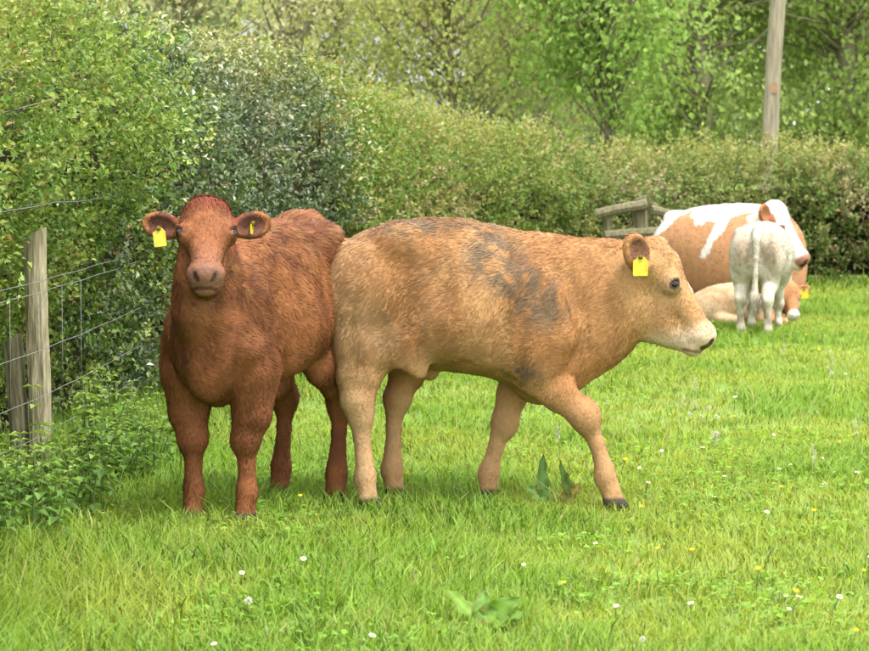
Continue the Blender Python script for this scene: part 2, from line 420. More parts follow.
CALF_TORSO = [(0.015, .93, .66, .07, .0), (.05, .975, .59, .15, .0), (.11, 1.015, .55, .195, .0), (.20, 1.05, .525, .22, .02), (.32, 1.078, .50, .238, .08),
              (.46, 1.09, .49, .25, .14), (.60, 1.07, .47, .245, .18), (.72, 1.045, .43, .225, .22), (.82, 1.02, .385, .205, .25), (.92, 1.0, .39, .18, .2), (1.0, .965, .43, .14, .15), (1.05, .92, .5, .09, .1)]

def leg(F_, pts, y0, k=.035):
    """pts: (x, dy, z, r, s)"""
    def rr(z, r):
        return r * (.80 if z < .05 else .80 if z < .08 else .81 if z < .13 else .67 if z < .27 else .77 if z < .345 else .81 if z < .42 else .88 if z < .52 else 1.0)
    F_.chain([((p[0], y0 + p[1], p[2]), rr(p[2], p[3]), p[4]) for p in pts], k * .55)
    h = pts[-1]
    for j, p in enumerate(pts):
        if .09 < p[2] < .13:
            F_.cone((p[0] - .032, y0 + p[1], p[2] - .008), (p[0] - .030, y0 + p[1], p[2] + .012), .016, .014, .012)      # dewclaw pad
        if .25 < p[2] < .40 and j > 2: F_.ell((p[0] + .012, y0 + p[1], p[2]), np.eye(3), (p[3] * .74, p[3] * .86, .06), .035)   # joint
    for q in (-1, 1): F_.cone((h[0] - .018, y0 + h[1] + q * .018, h[2] + .004), (h[0] + .030, y0 + h[1] + q * .017, h[2] - .006), h[3] * .62, h[3] * .46, .006)

def head(F_, H, S=1.0):
    """H: dict origin, u, v, w"""
    o, u, v, w_ = H['o'], H['u'], H['v'], H['w']
    P = lambda a, b, c=0.0: o + S * (u * a + v * b + w_ * c)
    ax = (u, v, w_)
    F_.ell(P(.075, .095), ax, S * np.array([.115, .105, .106]), .03)
    F_.cone(P(.10, .080), P(.35, .055), S * .078, S * .053, .025, w_, 1.10, 1.02)
    F_.ell(P(.20, .165), ax, S * np.array([.125, .115, .074]), .03)                       # cheeks
    F_.cone(P(.27, .175), P(.39, .095), S * .082, S * .046, .03, w_, .78, 1.0)             # lower jaw
    F_.ell(P(.385, .050), ax, S * np.array([.052, .058, .072]), .022)                      # muzzle
    F_.ell(P(.405, .098), ax, S * np.array([.040, .036, .050]), .012)                      # chin
    for q in (-1, 1):
        F_.ell(P(.150, .058, q * .079), ax, S * np.array([.046, .042, .037]), .024)      # orbit
        e = unit(-v * .52 + w_ * q * .85)
        c = P(.160, .056, q * .084)
        F_.ell(c + e * S * .037, ax, S * np.array([.013, .022, .022]), .008, True)          # eye opening
        F_.cone(c - u * S * .021 - v * S * .014 + e * S * .026, c - u * S * .016 + v * S * .022 + e * S * .022, S * .0095, S * .008, .006)   # upper lid
        F_.cone(c + u * S * .021 - v * S * .014 + e * S * .020, c + u * S * .016 + v * S * .022 + e * S * .020, S * .008, S * .007, .006)   # lower lid
        F_.ell(P(.432, .026, q * .038), ax, S * np.array([.020, .017, .011]), .007, True)  # nostril
    for q in (-1, 1):
        F_.cone(P(.447, .070, 0), P(.438, .080, q * .045), S * .007, S * .006, .006, u, 1, 1, True)   # mouth line
        F_.cone(P(.438, .080, q * .045), P(.395, .135, q * .066), S * .006, S * .004, .006, u, 1, 1, True)

def ear(F_, base, e, n, S=1.0, L=.080, Wd=.052):
    e = unit(np.asarray(e, float)); n = np.asarray(n, float); n = unit(n - e * (n @ e)); s = np.cross(e, n)
    c = base + e * S * (L + .008)
    F_.cone(base - e * .03 * S, base + e * .03 * S, .034 * S, .03 * S, .02)
    F_.ell(c, (e, s, n), S * np.array([L, Wd, .026]), .012)
    F_.ell(c + n * .026 * S + e * .01 * S, (e, s, n), S * np.array([L * .86, Wd * .74, .030]), .006, True)
    return c, e, s, n

def ear_tag(parent, c, e, s, n, S=1.0, w=.058, h=.07, drop=None):
    """a yellow plate with a narrower neck and a round stud hanging from the ear"""
    dn = unit(np.array(drop if drop is not None else (0, 0, -1.0), float)); n = unit(n - dn * (n @ dn)); a = np.cross(dn, n)
    c0 = c + n * .012 * S
    prof = [(-.16, -.02), (.16, -.02), (.2, .12), (.5, .24), (.5, .95), (.45, 1.0), (-.45, 1.0), (-.5, .95), (-.5, .24), (-.2, .12)]
    b = Bag(); k = len(prof); v = []
    for t in (0.0, .003):
        for (x, y) in prof: v.append(c0 + a * x * w * S + dn * y * h * S + n * (t + .006 * math.sin(y * 2.5)))
    f = [[k, k + i, k + i + 1] for i in range(1, k - 1)] + [[0, i + 1, i] for i in range(1, k - 1)]
    for i in range(k): j = (i + 1) % k; f += [[i, j, k + j], [i, k + j, k + i]]
    b.add(np.array(v), f, (.8, .7, .03)); t_ = obj('ear_tag', b.mesh('ear_tag', False), M_TAG, parent)
    b2 = Bag(); tube(b2, [c0 + dn * .04 * h + n * .002, c0 + dn * .04 * h + n * .012], .009 * S, (.1, .08, .01), 8); obj('stud', b2.mesh('stud'), M_TAGDARK, t_)

def eyes(parent, H, S=1.0, r=.0205, out=.0085):
    for q in (-1, 1):
        c = H['o'] + S * (H['u'] * .160 + H['v'] * .056 + H['w'] * q * .084) + unit(-H['v'] * .52 + H['w'] * q * .85) * S * out
        bm_v, th = [], np.linspace(0, 2 * np.pi, 12, endpoint=False)
        ph = np.linspace(0, np.pi, 8); b = Bag()
        v = np.array([[math.sin(p) * math.cos(t), math.sin(p) * math.sin(t), math.cos(p)] for p in ph for t in th]) * r * S + c
        f = []
        for i in range(7):
            for j in range(12): k = (j + 1) % 12; f += [[i * 12 + j, (i + 1) * 12 + j, (i + 1) * 12 + k], [i * 12 + j, (i + 1) * 12 + k, i * 12 + k]]
        b.add(v, f, (.01, .008, .006)); obj('eye', b.mesh('eye'), M_EYE, parent)

def fur(parent, V, F, N, colfn, flowfn, lenfn, n, width=.0024, name='coat_hair', rough=1.0):
    a, b, c, d = (V[F[:, i]] for i in range(4)); area = np.linalg.norm(np.cross(c - a, d - b), axis=1); cdf = np.cumsum(area); cdf /= cdf[-1]
    fi = np.searchsorted(cdf, rng.random(n)); s, t = rng.random((n, 1)), rng.random((n, 1))
    wts = [(1 - s) * (1 - t), s * (1 - t), s * t, (1 - s) * t]
    p = sum(V[F[fi, i]] * wts[i] for i in range(4)); nn = unit(sum(N[F[fi, i]] * wts[i] for i in range(4)))
    fl = flowfn(p); clump = vec_noise(p, 9, 3) * .6 + vec_noise(p, 24, 9) * .4 + rng.normal(0, .10, (n, 3))
    fl = fl + clump; fl = unit(fl - nn * np.sum(fl * nn, 1, keepdims=True))
    L = lenfn(p) * rng.uniform(.6, 1.25, n) * (.65 + .7 * vnoise(p, 22, 40))
    keep = L > .002; p, nn, fl, L = p[keep], nn[keep], fl[keep], L[keep]; n = len(p)
    lift = rng.uniform(.10, .42, (n, 1)) * rough
    d0 = unit(fl + nn * lift); d1 = unit(fl + nn * (lift * .2 - .12)); side = unit(np.cross(d0, nn) + rng.normal(0, .35, (n, 3)))
    col = colfn(p) * (1 + rng.normal(0, .07, (n, 1))) * (1 + rough * (-.14 + .28 * vnoise(p * np.array([1, 1, .45]), 38, 8)))[:, None]
    nr = unit(nn + rng.normal(0, .13, (n, 3)) + fl * .15 + vec_noise(p * np.array([1, 1, .5]), 18, 4) * .15 * rough)
    bag = Bag(); strands(bag, p - nn * .001, d0, d1, L, width * rng.uniform(.7, 1.3, n), side, np.clip(col, .004, .95), nr, 1.22)
    return obj(name, bag.mesh(name), M_FUR, parent)

def frame(o, f, pitch_down, roll=0.0):
    """head frame: f horizontal facing direction, pitch_down angle of the face line below horizontal"""
    f = unit(np.array([f[0], f[1], 0.0])); up = np.array([0, 0, 1.0])
    u = f * math.cos(pitch_down) - up * math.sin(pitch_down); v = -f * math.sin(pitch_down) - up * math.cos(pitch_down); w_ = np.cross(v, u)
    return dict(o=np.array(o, float), u=u, v=v, w=w_)

def headcoords(p, H, S):
    q = (p - H['o']) / S; return q @ H['u'], q @ H['v'], q @ H['w']

def eye_rim(a, b, c, r=.031):
    return np.sqrt(((a - .160) * 1.3) ** 2 + (b - .0445) ** 2 + (np.abs(c) - .112) ** 2) < r

def cattle(name, label, cat, loc, rz, scale, build, colfn, flowfn, lenfn, n_hair, lo, hi, h, hair_w=.0024, group=None, rough=1.0, HS=None):
    F_ = Field(lo, hi, h); extra = build(F_); V, Q = F_.mesh(); N = vert_normals(V, Q)
    # loose hide and muscle relief
    V = V + N * ((fbm(V * np.array([1, 1, .45]), 9, 21, 2) - .5) * .014 + (fbm(V * np.array([1, 1, .5]), 26, 23, 2) - .5) * .004)[:, None]
    N = vert_normals(V, Q)
    root = empty(name, loc, rz); root.scale = (scale,) * 3; tag(root, label, cat, group)
    cv = colfn(V)
    if HS is not None:
        a, b, c = headcoords(V, *HS); wet = smoothstep(.385, .41, a) * smoothstep(.085, .07, b) * (np.abs(c) < .1); cv = np.concatenate([cv, 1 - wet[:, None]], 1)
    obj('body', mesh_np('body', V, Q, cv), M_COAT, root)
    fur(root, V, Q, N, colfn, flowfn, lenfn, n_hair, hair_w, rough=rough)
    return root, extra

def lift(root, dz):
    """lengthens the lower legs: everything above the fetlock moves up"""
    st = list(root.children); seen = set()
    while st:
        o = st.pop(); st += list(o.children)
        if o.type != 'MESH' or o.data.name in seen: continue
        seen.add(o.data.name); n = len(o.data.vertices); co = np.empty(n * 3, np.float32); o.data.vertices.foreach_get('co', co); co = co.reshape(-1, 3)
        co[:, 2] += dz * smoothstep(.02, .22, co[:, 2]); o.data.vertices.foreach_set('co', co.ravel()); o.data.update()

def base_flow(H, S=1.0):
    def fl(p):
        r = np.tile(np.array([-.85, 0, -.45]), (len(p), 1))
        lg = 1 - smoothstep(.40, .52, p[:, 2]); r = r * (1 - lg[:, None]) + np.array([-.1, 0, -1.0]) * lg[:, None]
        a, b, c = headcoords(p, H, S); ish = ((a > -.06) & (a < .5) & (b < .24) & (b > -.12) & (np.abs(c) < .3))[:, None]
        hf = H['u'] * .9 + H['v'] * .35; up = -H['u'] * .2 + np.array([0, 0, -.5])
        top = (a < .07)[:, None]
        return np.where(ish, np.where(top, -H['v'] * .2 + H['u'] * .7, hf), r)
    return fl

def base_len(H, S=1.0, body=.026, tuft=.034, headl=.010, tail=None):
    def fn(p):
        L = body * (.55 + .45 * smoothstep(.42, .62, p[:, 2])); L = np.where(p[:, 2] < .38, body * .48, L); L = np.where(p[:, 2] < .06, .001, L)
        L = L * (1 + .35 * smoothstep(.98, 1.05, p[:, 2]))
        a, b, c = headcoords(p, H, S); ish = (a > -.05) & (a < .5) & (b < .24) & (b > -.12) & (np.abs(c) < .3)
        L = np.where(ish, headl, L)
        L = np.where(ish & (a < .07) & (np.abs(c) < .085) & (b < .13), tuft, L)
        L = np.where(ish & (a > .385), .0015, L); L = np.where(ish & eye_rim(a, b, c), .001, L)
        if tail is not None:
            dt = np.linalg.norm(p - tail, axis=1); L = np.where(dt < .10, .09, L)
        return L
    return fn

def relief(F_):
    I = np.eye(3)
    for q in (-1, 1):
        F_.ell((.39, q * .312, .88), I, (.12, .055, .09), .12, True)      # hollow in front of the hip
        F_.ell((.690, q * .278, .72), I, (.04, .045, .20), .09, True)      # behind the shoulder
        F_.ell((.975, q * .200, .76), I, (.04, .045, .20), .08, True)      # neck groove
        F_.ell((.315, q * .280, .68), I, (.04, .045, .13), .08, True)      # thigh to flank
        F_.ell((.275, q * .14, 1.00), I, (.06, .05, .035), .07)           # hook bone
        F_.ell((.055, q * .085, .960), I, (.04, .035, .035), .04)           # pin bone
        F_.ell((.905, q * .165, .63), I, (.05, .045, .05), .06)             # point of shoulder

# --- tan calf in profile
H1 = frame((1.325, -.02, 1.005), (1, -.10), R(63)); H1S = 1.03
T1 = {}
def build_tan(F_):
    F_.torso(CALF_TORSO, .03)
    F_.chain([((.86, 0, .72), .29, .60), ((.99, 0, .735), .255, .50), ((1.11, 0, .795), .190, .52), ((1.22, -.005, .835), .150, .62)], .05)
    relief(F_)
    F_.cone((.82, 0, .45), (.93, 0, .51), .09, .075, .05, sa=.75, sb=.7)                       # brisket
    F_.ell((.80, -.17, .68), np.eye(3), (.13, .05, .22), .05); F_.ell((.80, .17, .68), np.eye(3), (.13, .05, .22), .05)   # shoulder
    for q in (-1, 1):
        F_.ell((.14, q * .15, .80), np.eye(3), (.15, .075, .19), .05); F_.ell((.30, q * .12, .99), np.eye(3), (.08, .07, .05), .08)
    leg(F_, [(.86, .03, .66, .14, .55), (.805, .01, .505, .105, .62), (.895, 0, .415, .084, .72), (.985, 0, .335, .063, .85), (1.0, 0, .315, .060, .9), (1.045, 0, .22, .043, .9), (1.08, 0, .115, .048, .95), (1.10, 0, .07, .041, 1), (1.115, 0, .03, .046, 1)], -.135)
    leg(F_, [(.80, -.03, .62, .13, .55), (.765, 0, .47, .095, .62), (.725, 0, .385, .073, .75), (.69, 0, .275, .055, .9), (.662, 0, .18, .041, .9), (.636, 0, .10, .047, .95), (.632, 0, .06, .042, 1), (.64, 0, .03, .047, 1)], .125)
    leg(F_, [(.15, .03, .80, .15, .6), (.155, .01, .62, .145, .58), (.125, 0, .49, .100, .65), (.112, 0, .385, .070, .8), (.125, 0, .32, .052, .85), (.135, 0, .24, .045, .9), (.148, 0, .11, .047, .95), (.155, 0, .06, .041, 1), (.165, 0, .03, .045, 1)], -.145)
    leg(F_, [(.20, -.03, .80, .15, .6), (.26, -.01, .62, .14, .58), (.325, 0, .52, .092, .65), (.305, 0, .46, .076, .72), (.262, 0, .37, .060, .85), (.253, 0, .25, .042, .9), (.25, 0, .11, .047, .95), (.255, 0, .06, .042, 1), (.268, 0, .03, .046, 1)], .14)
    F_.cone((.36, 0, .51), (.40, 0, .478), .05, .028, .03)                                 # sheath
    F_.cone((.27, -.19, .60), (.36, -.17, .50), .06, .03, .05, sa=.4, sb=.4)                 # flank fold
    F_.chain([((.05, 0, .97), .04, 1), ((.005, .02, .92), .028, 1), ((.0, .03, .75), .02, 1), ((.03, .04, .56), .016, 1), ((.05, .05, .48), .022, 1), ((.06, .05, .40), .008, 1)], .02)
    head(F_, H1, H1S)
    o, u, v, w_ = H1['o'], H1['u'], H1['v'], H1['w']
    sR = -1 if w_[1] > 0 else 1
    bR = o + u * .06 + v * .115 + w_ * sR * .085; bL = o + u * .05 + v * .105 - w_ * sR * .085
    T1['ear'] = ear(F_, bR, (-.45, -.50, .58), (.50, -.82, .22), 1.0, .082, .068)
    T1['ear2'] = ear(F_, bL, (-.25, .8, .35), (.7, .4, .2), 1.0, .07, .05)
    F_.ell(o + u * .0 + v * .06, (u, v, w_), (.03, .06, .06), .03)
def col_tan(p):
    n = len(p); a, b, c = headcoords(p, H1, H1S)
    base = np.array([.395, .222, .098]); red = np.array([.325, .155, .060]); pale = np.array([.41, .262, .140])
    t = smoothstep(.38, .62, fbm(p * np.array([1, 1, .7]), 6.5, 60, 4))[:, None]
    k = smoothstep(.45, .95, p[:, 0])[:, None] * .65
    col = base * (1 - t) + red * t; col = col * (1 - k) + (red * 1.06) * k
    pl = np.clip((1 - smoothstep(.0, .30, p[:, 0])) * .6 + (1 - smoothstep(.25, .5, p[:, 2])) * .5, 0, .9)[:, None]; col = col * (1 - pl) + pale * pl
    col = col * (1 + .24 * (fbm(p * np.array([1.2, 1, .6]), 15, 63, 3) - .5))[:, None]
    # dried mud smears
    la = ((p[:, 0] - .60) * .743 + (p[:, 2] - .985) * -.669); lb = ((p[:, 0] - .60) * .669 + (p[:, 2] - .985) * .743)
    m1 = np.exp(-((np.maximum(np.abs(la - .19) - .15, 0) / .07) ** 2 + (lb / .085) ** 2)) * (p[:, 1] < .02) * 1.3
    m2 = np.exp(-(((p[:, 0] - .38) / .10) ** 2 + ((p[:, 2] - .86) / .12) ** 2)) * .32 * (p[:, 1] < 0)
    m3 = np.exp(-(((p[:, 0] - .76) / .07) ** 2 + ((p[:, 2] - .50) / .045) ** 2)) * .95 * (p[:, 1] < 0)
    m4 = np.exp(-(((p[:, 0] - .36) / .24) ** 2 + ((p[:, 2] - 1.06) / .035) ** 2)) * .75
    m5 = np.exp(-(((p[:, 0] - .24) / .10) ** 2 + ((p[:, 2] - .66) / .10) ** 2)) * .40 * (p[:, 1] < 0)
    mud = np.clip(m1 + m2 + m3 + m4 + m5, 0, 1.3) * smoothstep(.34, .56, fbm(p * np.array([1.1, 1, .8]), 26, 71, 4) * .62 + fbm(p, 7, 5, 2) * .23 + vnoise(p, 120, 44) * .15)
    mud = np.clip(mud, 0, .72)[:, None]; col = col * (1 - mud) + np.array([.092, .080, .060]) * mud
    ish = (a > -.06) & (a < .5) & (b < .26) & (b > -.12)
    hc = base * (.78 + .38 * fbm(p, 14, 14, 4))[:, None]
    hw = smoothstep(.30, .385, a + .25 * (b - .05)); eye = np.exp(-((a - .165) ** 2 + (b - .075) ** 2) / .045 ** 2) * (np.abs(c) > .05)
    hcol = hc * (1 - hw[:, None]) + np.array([.50, .38, .27]) * hw[:, None]
    hcol = hcol * (1 - .4 * eye[:, None]) + np.array([.48, .36, .25]) * .4 * eye[:, None]
    blaze = (np.abs(c) < .004 + .014 * fbm(p, 40, 3, 2)) & (b < .06) & (((a > .05) & (a < .085)) | ((a > .18) & (a < .22)))
    hcol = np.where(blaze[:, None], np.array([.80, .74, .66]), hcol)
    nose = smoothstep(.41, .425, a) * smoothstep(-.03, .0, .075 - b); hcol = hcol * (1 - nose[:, None]) + np.array([.40, .27, .19]) * nose[:, None]
    nost = np.hypot((a - .43) * .8, np.abs(c) - .038) < .016; hcol = np.where((nost & (b < .075))[:, None], np.array([.06, .03, .025]), hcol)
    mouth = (np.abs((a - .44) + (b - .075) * .72) < .008) & (b > .062) & (b < .14) & (a > .39); hcol = np.where(mouth[:, None], np.array([.20, .125, .085]), hcol)
    rim = eye_rim(a, b, c, .027); hcol = np.where(rim[:, None], np.array([.075, .045, .032]), hcol)
    wh = (smoothstep(.30, .20, b) * smoothstep(-.07, .0, a) * (np.abs(c) < .12) * ish)[:, None]; col = col * (1 - wh) + hcol * wh
    ec, ee, es, en = T1['ear']; q = p - ec; inn = (q @ en > -.008) & (np.linalg.norm(q, axis=1) < .06)
    col = np.where(inn[:, None], np.array([.20, .095, .055]), col)
    hoof = smoothstep(.06, .045, p[:, 2])[:, None]; col = col * (1 - hoof) + np.array([.05, .04, .032]) * hoof
    return np.clip(col, .005, .9)

Y1 = 10.54
x_r = at_depth(328, 300, Y1)[0]
tan_calf, _ = cattle('calf', 'tan calf with dried mud on its shoulder walking in profile, yellow ear tag', 'calf', (x_r, Y1, ground_z(0, Y1) - .005), 0, .964,
                     build_tan, col_tan, base_flow(H1, H1S), base_len(H1, H1S, .021, .018, .012), 115000, (-.08, -.36, -.01), (1.60, .36, 1.16), .0075, rough=1.15, HS=(H1, H1S))
eyes(tan_calf, H1, H1S)
ear_tag(tan_calf, *[T1['ear'][0] - T1['ear'][1] * .035 + T1['ear'][3] * .02 + np.array([-.025, -.035, .012])] + list(T1['ear'][1:3]) + [np.array([.25, -1, .1])], drop=(0, 0, -1.0), w=.060, h=.076)
ear_tag(tan_calf, T1['ear2'][0], T1['ear2'][1], T1['ear2'][2], np.array([.5, .8, 0]), drop=(0, 0, -1.0))

lift(tan_calf, .046)

# --- red calf facing the camera
gf, gr = ground(223, 522), ground(308, 500)
hd_ = (gf - gr)[:2]; hd_ = hd_ / np.linalg.norm(hd_); rz2 = math.atan2(hd_[1], hd_[0])
yaw2 = math.atan2(-1.0, .06) - rz2
H2 = frame((1.085, .085, 1.195), (math.cos(yaw2), math.sin(yaw2)), R(38)); H2S = .95
T2 = {}
def build_red(F_):
    F_.torso([(x, t - .01 + .03 * math.exp(-((x - .2) / .15) ** 2), b + .055 * (x > .75) + .02 * (.6 < x <= .75), w_ * (1.0 if x < .65 else .80), e * (1 if x < .65 else .1)) for x, t, b, w_, e in CALF_TORSO], .03)
    relief(F_)
    F_.chain([((.86, 0, .72), .25, .58), ((.95, .015, .82), .19, .52), ((1.0, .035, .94), .135, .60), ((1.045, .06, 1.09), .095, .82)], .04)
    F_.cone((.86, 0, .50), (.95, .01, .57), .085, .09, .05, sa=.62, sb=.66)
    F_.cone((.975, .01, .52), (1.015, .04, .86), .075, .06, .04, sa=.55, sb=.6)                  # dewlap
    for q in (-1, 1):
        F_.ell((.84, q * .132, .66), np.eye(3), (.12, .058, .20), .04)
        F_.ell((.14, q * .15, .80), np.eye(3), (.15, .08, .19), .05); F_.ell((.28, q * .13, 1.02), np.eye(3), (.07, .07, .05), .04)
    F_.ell((.20, 0, 1.055), np.eye(3), (.13, .075, .06), .05)
    fl_ = [(.86, 0, .68, .13, .60), (.84, 0, .54, .122, .80), (.84, 0, .45, .108, .84), (.84, 0, .375, .082, .92), (.85, 0, .29, .062, .92), (.85, 0, .20, .044, .92), (.85, 0, .11, .048, .95), (.86, 0, .065, .042, .95), (.875, 0, .03, .046, 1)]
    leg(F_, [(x + .02, .012 * (z > .6) + .022 * (z < .3), z, r, s_) for x, d, z, r, s_ in fl_], -.124)
    leg(F_, [(x - .02, -.012 * (z > .6) - .022 * (z < .3), z, r, s_) for x, d, z, r, s_ in fl_], .124)
    hl_ = [(.17, 0, .80, .15, .6), (.20, 0, .62, .145, .62), (.26, 0, .54, .10, .65), (.17, 0, .45, .078, .75), (.11, 0, .365, .060, .85), (.125, 0, .25, .044, .9), (.145, 0, .11, .049, 1), (.155, 0, .06, .043, 1), (.17, 0, .03, .047, 1)]
    leg(F_, [(x - .03, .02 * (z > .6), z, r, s_) for x, d, z, r, s_ in hl_], -.14)
    leg(F_, [(x + .05, -.02 * (z > .6), z, r, s_) for x, d, z, r, s_ in hl_], .15)
    F_.chain([((.05, 0, .98), .045, 1), ((.0, .01, .93), .032, 1), ((-.02, .02, .75), .022, 1), ((-.01, .03, .55), .018, 1), ((.02, .05, .46), .03, 1), ((.04, .06, .38), .012, 1)], .02)
    F_.cone((.38, 0, .47), (.42, 0, .43), .05, .03, .03)
    head(F_, H2, H2S)
    o, u, v, w_ = H2['o'], H2['u'], H2['v'], H2['w']
    F_.ell(o + u * .012 + v * .055, (u, v, w_), (.04, .055, .075), .03)                           # curly poll
    for key, q in (('a', 1), ('b', -1)):
        b_ = o + u * .055 + v * .11 + w_ * q * .082
        T2[key] = ear(F_, b_, w_ * q * .97 + np.array([0, 0, .20]), -v * .62 + u * .7 + np.array([0, 0, -.05]), 1.0, .074, .050)
def col_red(p):
    a, b, c = headcoords(p, H2, H2S)
    base = np.array([.275, .105, .040]); dark = np.array([.150, .054, .023]); gold = np.array([.40, .190, .078])
    t = smoothstep(.40, .66, fbm(p, 6, 160, 4))[:, None]; col = base * (1 - t) + dark * t
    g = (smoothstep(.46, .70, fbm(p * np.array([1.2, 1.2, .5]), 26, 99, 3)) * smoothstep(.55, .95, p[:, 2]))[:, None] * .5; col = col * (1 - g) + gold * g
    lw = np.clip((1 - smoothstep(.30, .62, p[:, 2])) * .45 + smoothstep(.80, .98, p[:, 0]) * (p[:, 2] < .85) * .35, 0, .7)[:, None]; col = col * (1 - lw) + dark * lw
    ish = (a > -.06) & (a < .5) & (b < .26) & (b > -.12) & (np.abs(c) < .13)
    hcol = np.tile(np.array([.225, .085, .036]), (len(p), 1)) * (.85 + .3 * fbm(p, 22, 7, 2))[:, None]
    hw = smoothstep(.22, .36, a); hcol = hcol * (1 - .5 * hw[:, None]) + np.array([.23, .11, .07]) * .5 * hw[:, None]
    nose = smoothstep(.385, .41, a) * smoothstep(-.02, .0, .078 - b); hcol = hcol * (1 - nose[:, None]) + np.array([.20, .095, .066]) * nose[:, None]
    nost = np.hypot((a - .434) * .7, np.abs(c) - .040 + (b - .02) * .35) < .0135; hcol = np.where((nost & (b < .046))[:, None], np.array([.05, .022, .018]), hcol)
    mouth = (np.abs((a - .44) + (b - .075) * .72) < .008) & (b > .068) & (b < .14) & (a > .39); hcol = np.where(mouth[:, None], np.array([.07, .03, .022]), hcol)
    rim = eye_rim(a, b, c, .035); hcol = np.where(rim[:, None], np.array([.06, .024, .015]), hcol)
    tuft = (a < .06); hcol = np.where(tuft[:, None], np.array([.20, .058, .028]), hcol)
    col = np.where(ish[:, None], hcol, col)
    for key in ('a', 'b'):
        ec, ee, es, en = T2[key]; q = p - ec; inn = (q @ en > -.010) & (np.linalg.norm(q, axis=1) < .050)
        col = np.where(inn[:, None], np.array([.12, .052, .034]), col)
    hoof = smoothstep(.06, .045, p[:, 2])[:, None]; col = col * (1 - hoof) + np.array([.045, .03, .022]) * hoof
    return np.clip(col, .005, .9)
loc2 = np.array([gr[0] - hd_[0] * .15, gr[1] - hd_[1] * .15, ground_z(-.6, 10.6) - .005])
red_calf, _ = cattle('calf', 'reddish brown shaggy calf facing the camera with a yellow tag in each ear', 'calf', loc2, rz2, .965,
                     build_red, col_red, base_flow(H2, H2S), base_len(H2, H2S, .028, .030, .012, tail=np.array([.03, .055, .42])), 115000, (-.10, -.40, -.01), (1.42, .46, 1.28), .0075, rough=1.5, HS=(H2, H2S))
eyes(red_calf, H2, H2S, .0215, .0135)
# the tag in one ear hangs free, the other is nearly edge on
kl = 'a' if T2['a'][0][1] < T2['b'][0][1] else 'b'
for key in ('a', 'b'):
    c_, e_, s_, n_ = T2[key]; big = key == kl
    ear_tag(red_calf, c_ + e_ * (.012 if big else -.012) + n_ * .006 + np.array([0, 0, -.012 if big else .012]), e_, s_, n_ if big else n_ + e_ * 3.0, drop=(.1, .2 if big else 0, -1.0), w=.046 if big else .040, h=.070 if big else .042)

lift(red_calf, .036)

# --- white calf seen from behind
H3 = frame((1.12, .0, .86), (1, .1), R(50)); H3S = .9
def build_white(F_):
    F_.torso([(x, t * .985 - .02 * (x > .5), b, w_ * 1.12, e - .06) for x, t, b, w_, e in CALF_TORSO], .03)
    F_.chain([((.86, 0, .72), .26, .62), ((1.0, 0, .74), .2, .6), ((1.1, 0, .78), .15, .7)], .05)
    for q in (-1, 1):
        F_.ell((.13, q * .15, .78), np.eye(3), (.15, .095, .22), .05); F_.ell((.16, q * .13, .98), np.eye(3), (.10, .08, .05), .05)
    fl_ = [(.86, 0, .66, .13, .62), (.82, 0, .50, .1, .75), (.835, 0, .40, .075, .85), (.85, 0, .29, .058, .98), (.85, 0, .20, .042, 1), (.85, 0, .11, .047, 1), (.86, 0, .065, .042, 1), (.875, 0, .03, .048, 1)]
    leg(F_, fl_, -.12); leg(F_, fl_, .12)
    hl_ = [(.15, 0, .80, .15, .7), (.17, 0, .62, .14, .74), (.2, 0, .52, .10, .8), (.12, 0, .45, .078, .85), (.07, 0, .375, .060, .9), (.095, 0, .25, .044, 1), (.12, 0, .11, .048, 1), (.13, 0, .06, .043, 1), (.145, 0, .03, .047, 1)]
    leg(F_, [(x + .03, 0, z, r, s_) for x, d, z, r, s_ in hl_], .15); leg(F_, [(x - .08 * (z < .5), 0, z, r, s_) for x, d, z, r, s_ in hl_], -.10)
    F_.chain([((.05, 0, .99), .055, 1), ((-.02, 0, .93), .04, 1), ((-.045, .0, .75), .026, 1), ((-.04, .01, .5), .022, 1), ((-.035, .015, .40), .045, 1), ((-.03, .02, .30), .03, 1), ((-.03, .02, .24), .01, 1)], .02)
    head(F_, H3, H3S)
    for q in (-1, 1): ear(F_, H3['o'] + H3['u'] * .05 + H3['v'] * .1 + H3['w'] * q * .08, H3['w'] * q + np.array([0, 0, .1]), -H3['v'], .9)
def col_white(p):
    base = np.array([.55, .495, .41]); grey = np.array([.30, .22, .15]); t = smoothstep(.5, .72, fbm(p, 7, 260, 4))[:, None] * .4
    col = base * (1 - t) + np.array([.56, .49, .41]) * t
    m = np.exp(-(((np.abs(p[:, 1]) - .125) / .08) ** 2 + ((p[:, 2] - .80) / .15) ** 2)) * (p[:, 0] < .22); m = np.clip(m * (.75 + .9 * fbm(p, 18, 61, 3)), 0, .85)[:, None]
    col = col * (1 - m) + grey * m
    d = (1 - smoothstep(.15, .60, p[:, 2])) * smoothstep(.40, .60, fbm(p, 16, 62, 3)) * .75; col = col * (1 - d[:, None]) + grey * .8 * d[:, None]
    hoof = smoothstep(.06, .045, p[:, 2])[:, None]; col = col * (1 - hoof) + np.array([.06, .05, .04]) * hoof
    return col
g3 = ground(757, 338); S3 = .735
rz3 = R(90 - 12)
white_calf, _ = cattle('calf', 'small cream white calf seen from behind with its tail hanging, beside the resting cow', 'calf',
                       (g3[0] - math.cos(rz3) * .1 * S3, g3[1] - math.sin(rz3) * .1 * S3, ground_z(g3[0], g3[1]) - .03), rz3, S3,
                       build_white, col_white, base_flow(H3, H3S), base_len(H3, H3S, .024, .02, .01, tail=np.array([-.035, .015, .36])), 28000, (-.12, -.42, -.01), (1.46, .42, 1.16), .012, .005)
eyes(white_calf, H3, H3S); white_calf.scale = (S3, S3 * 1.02, S3)

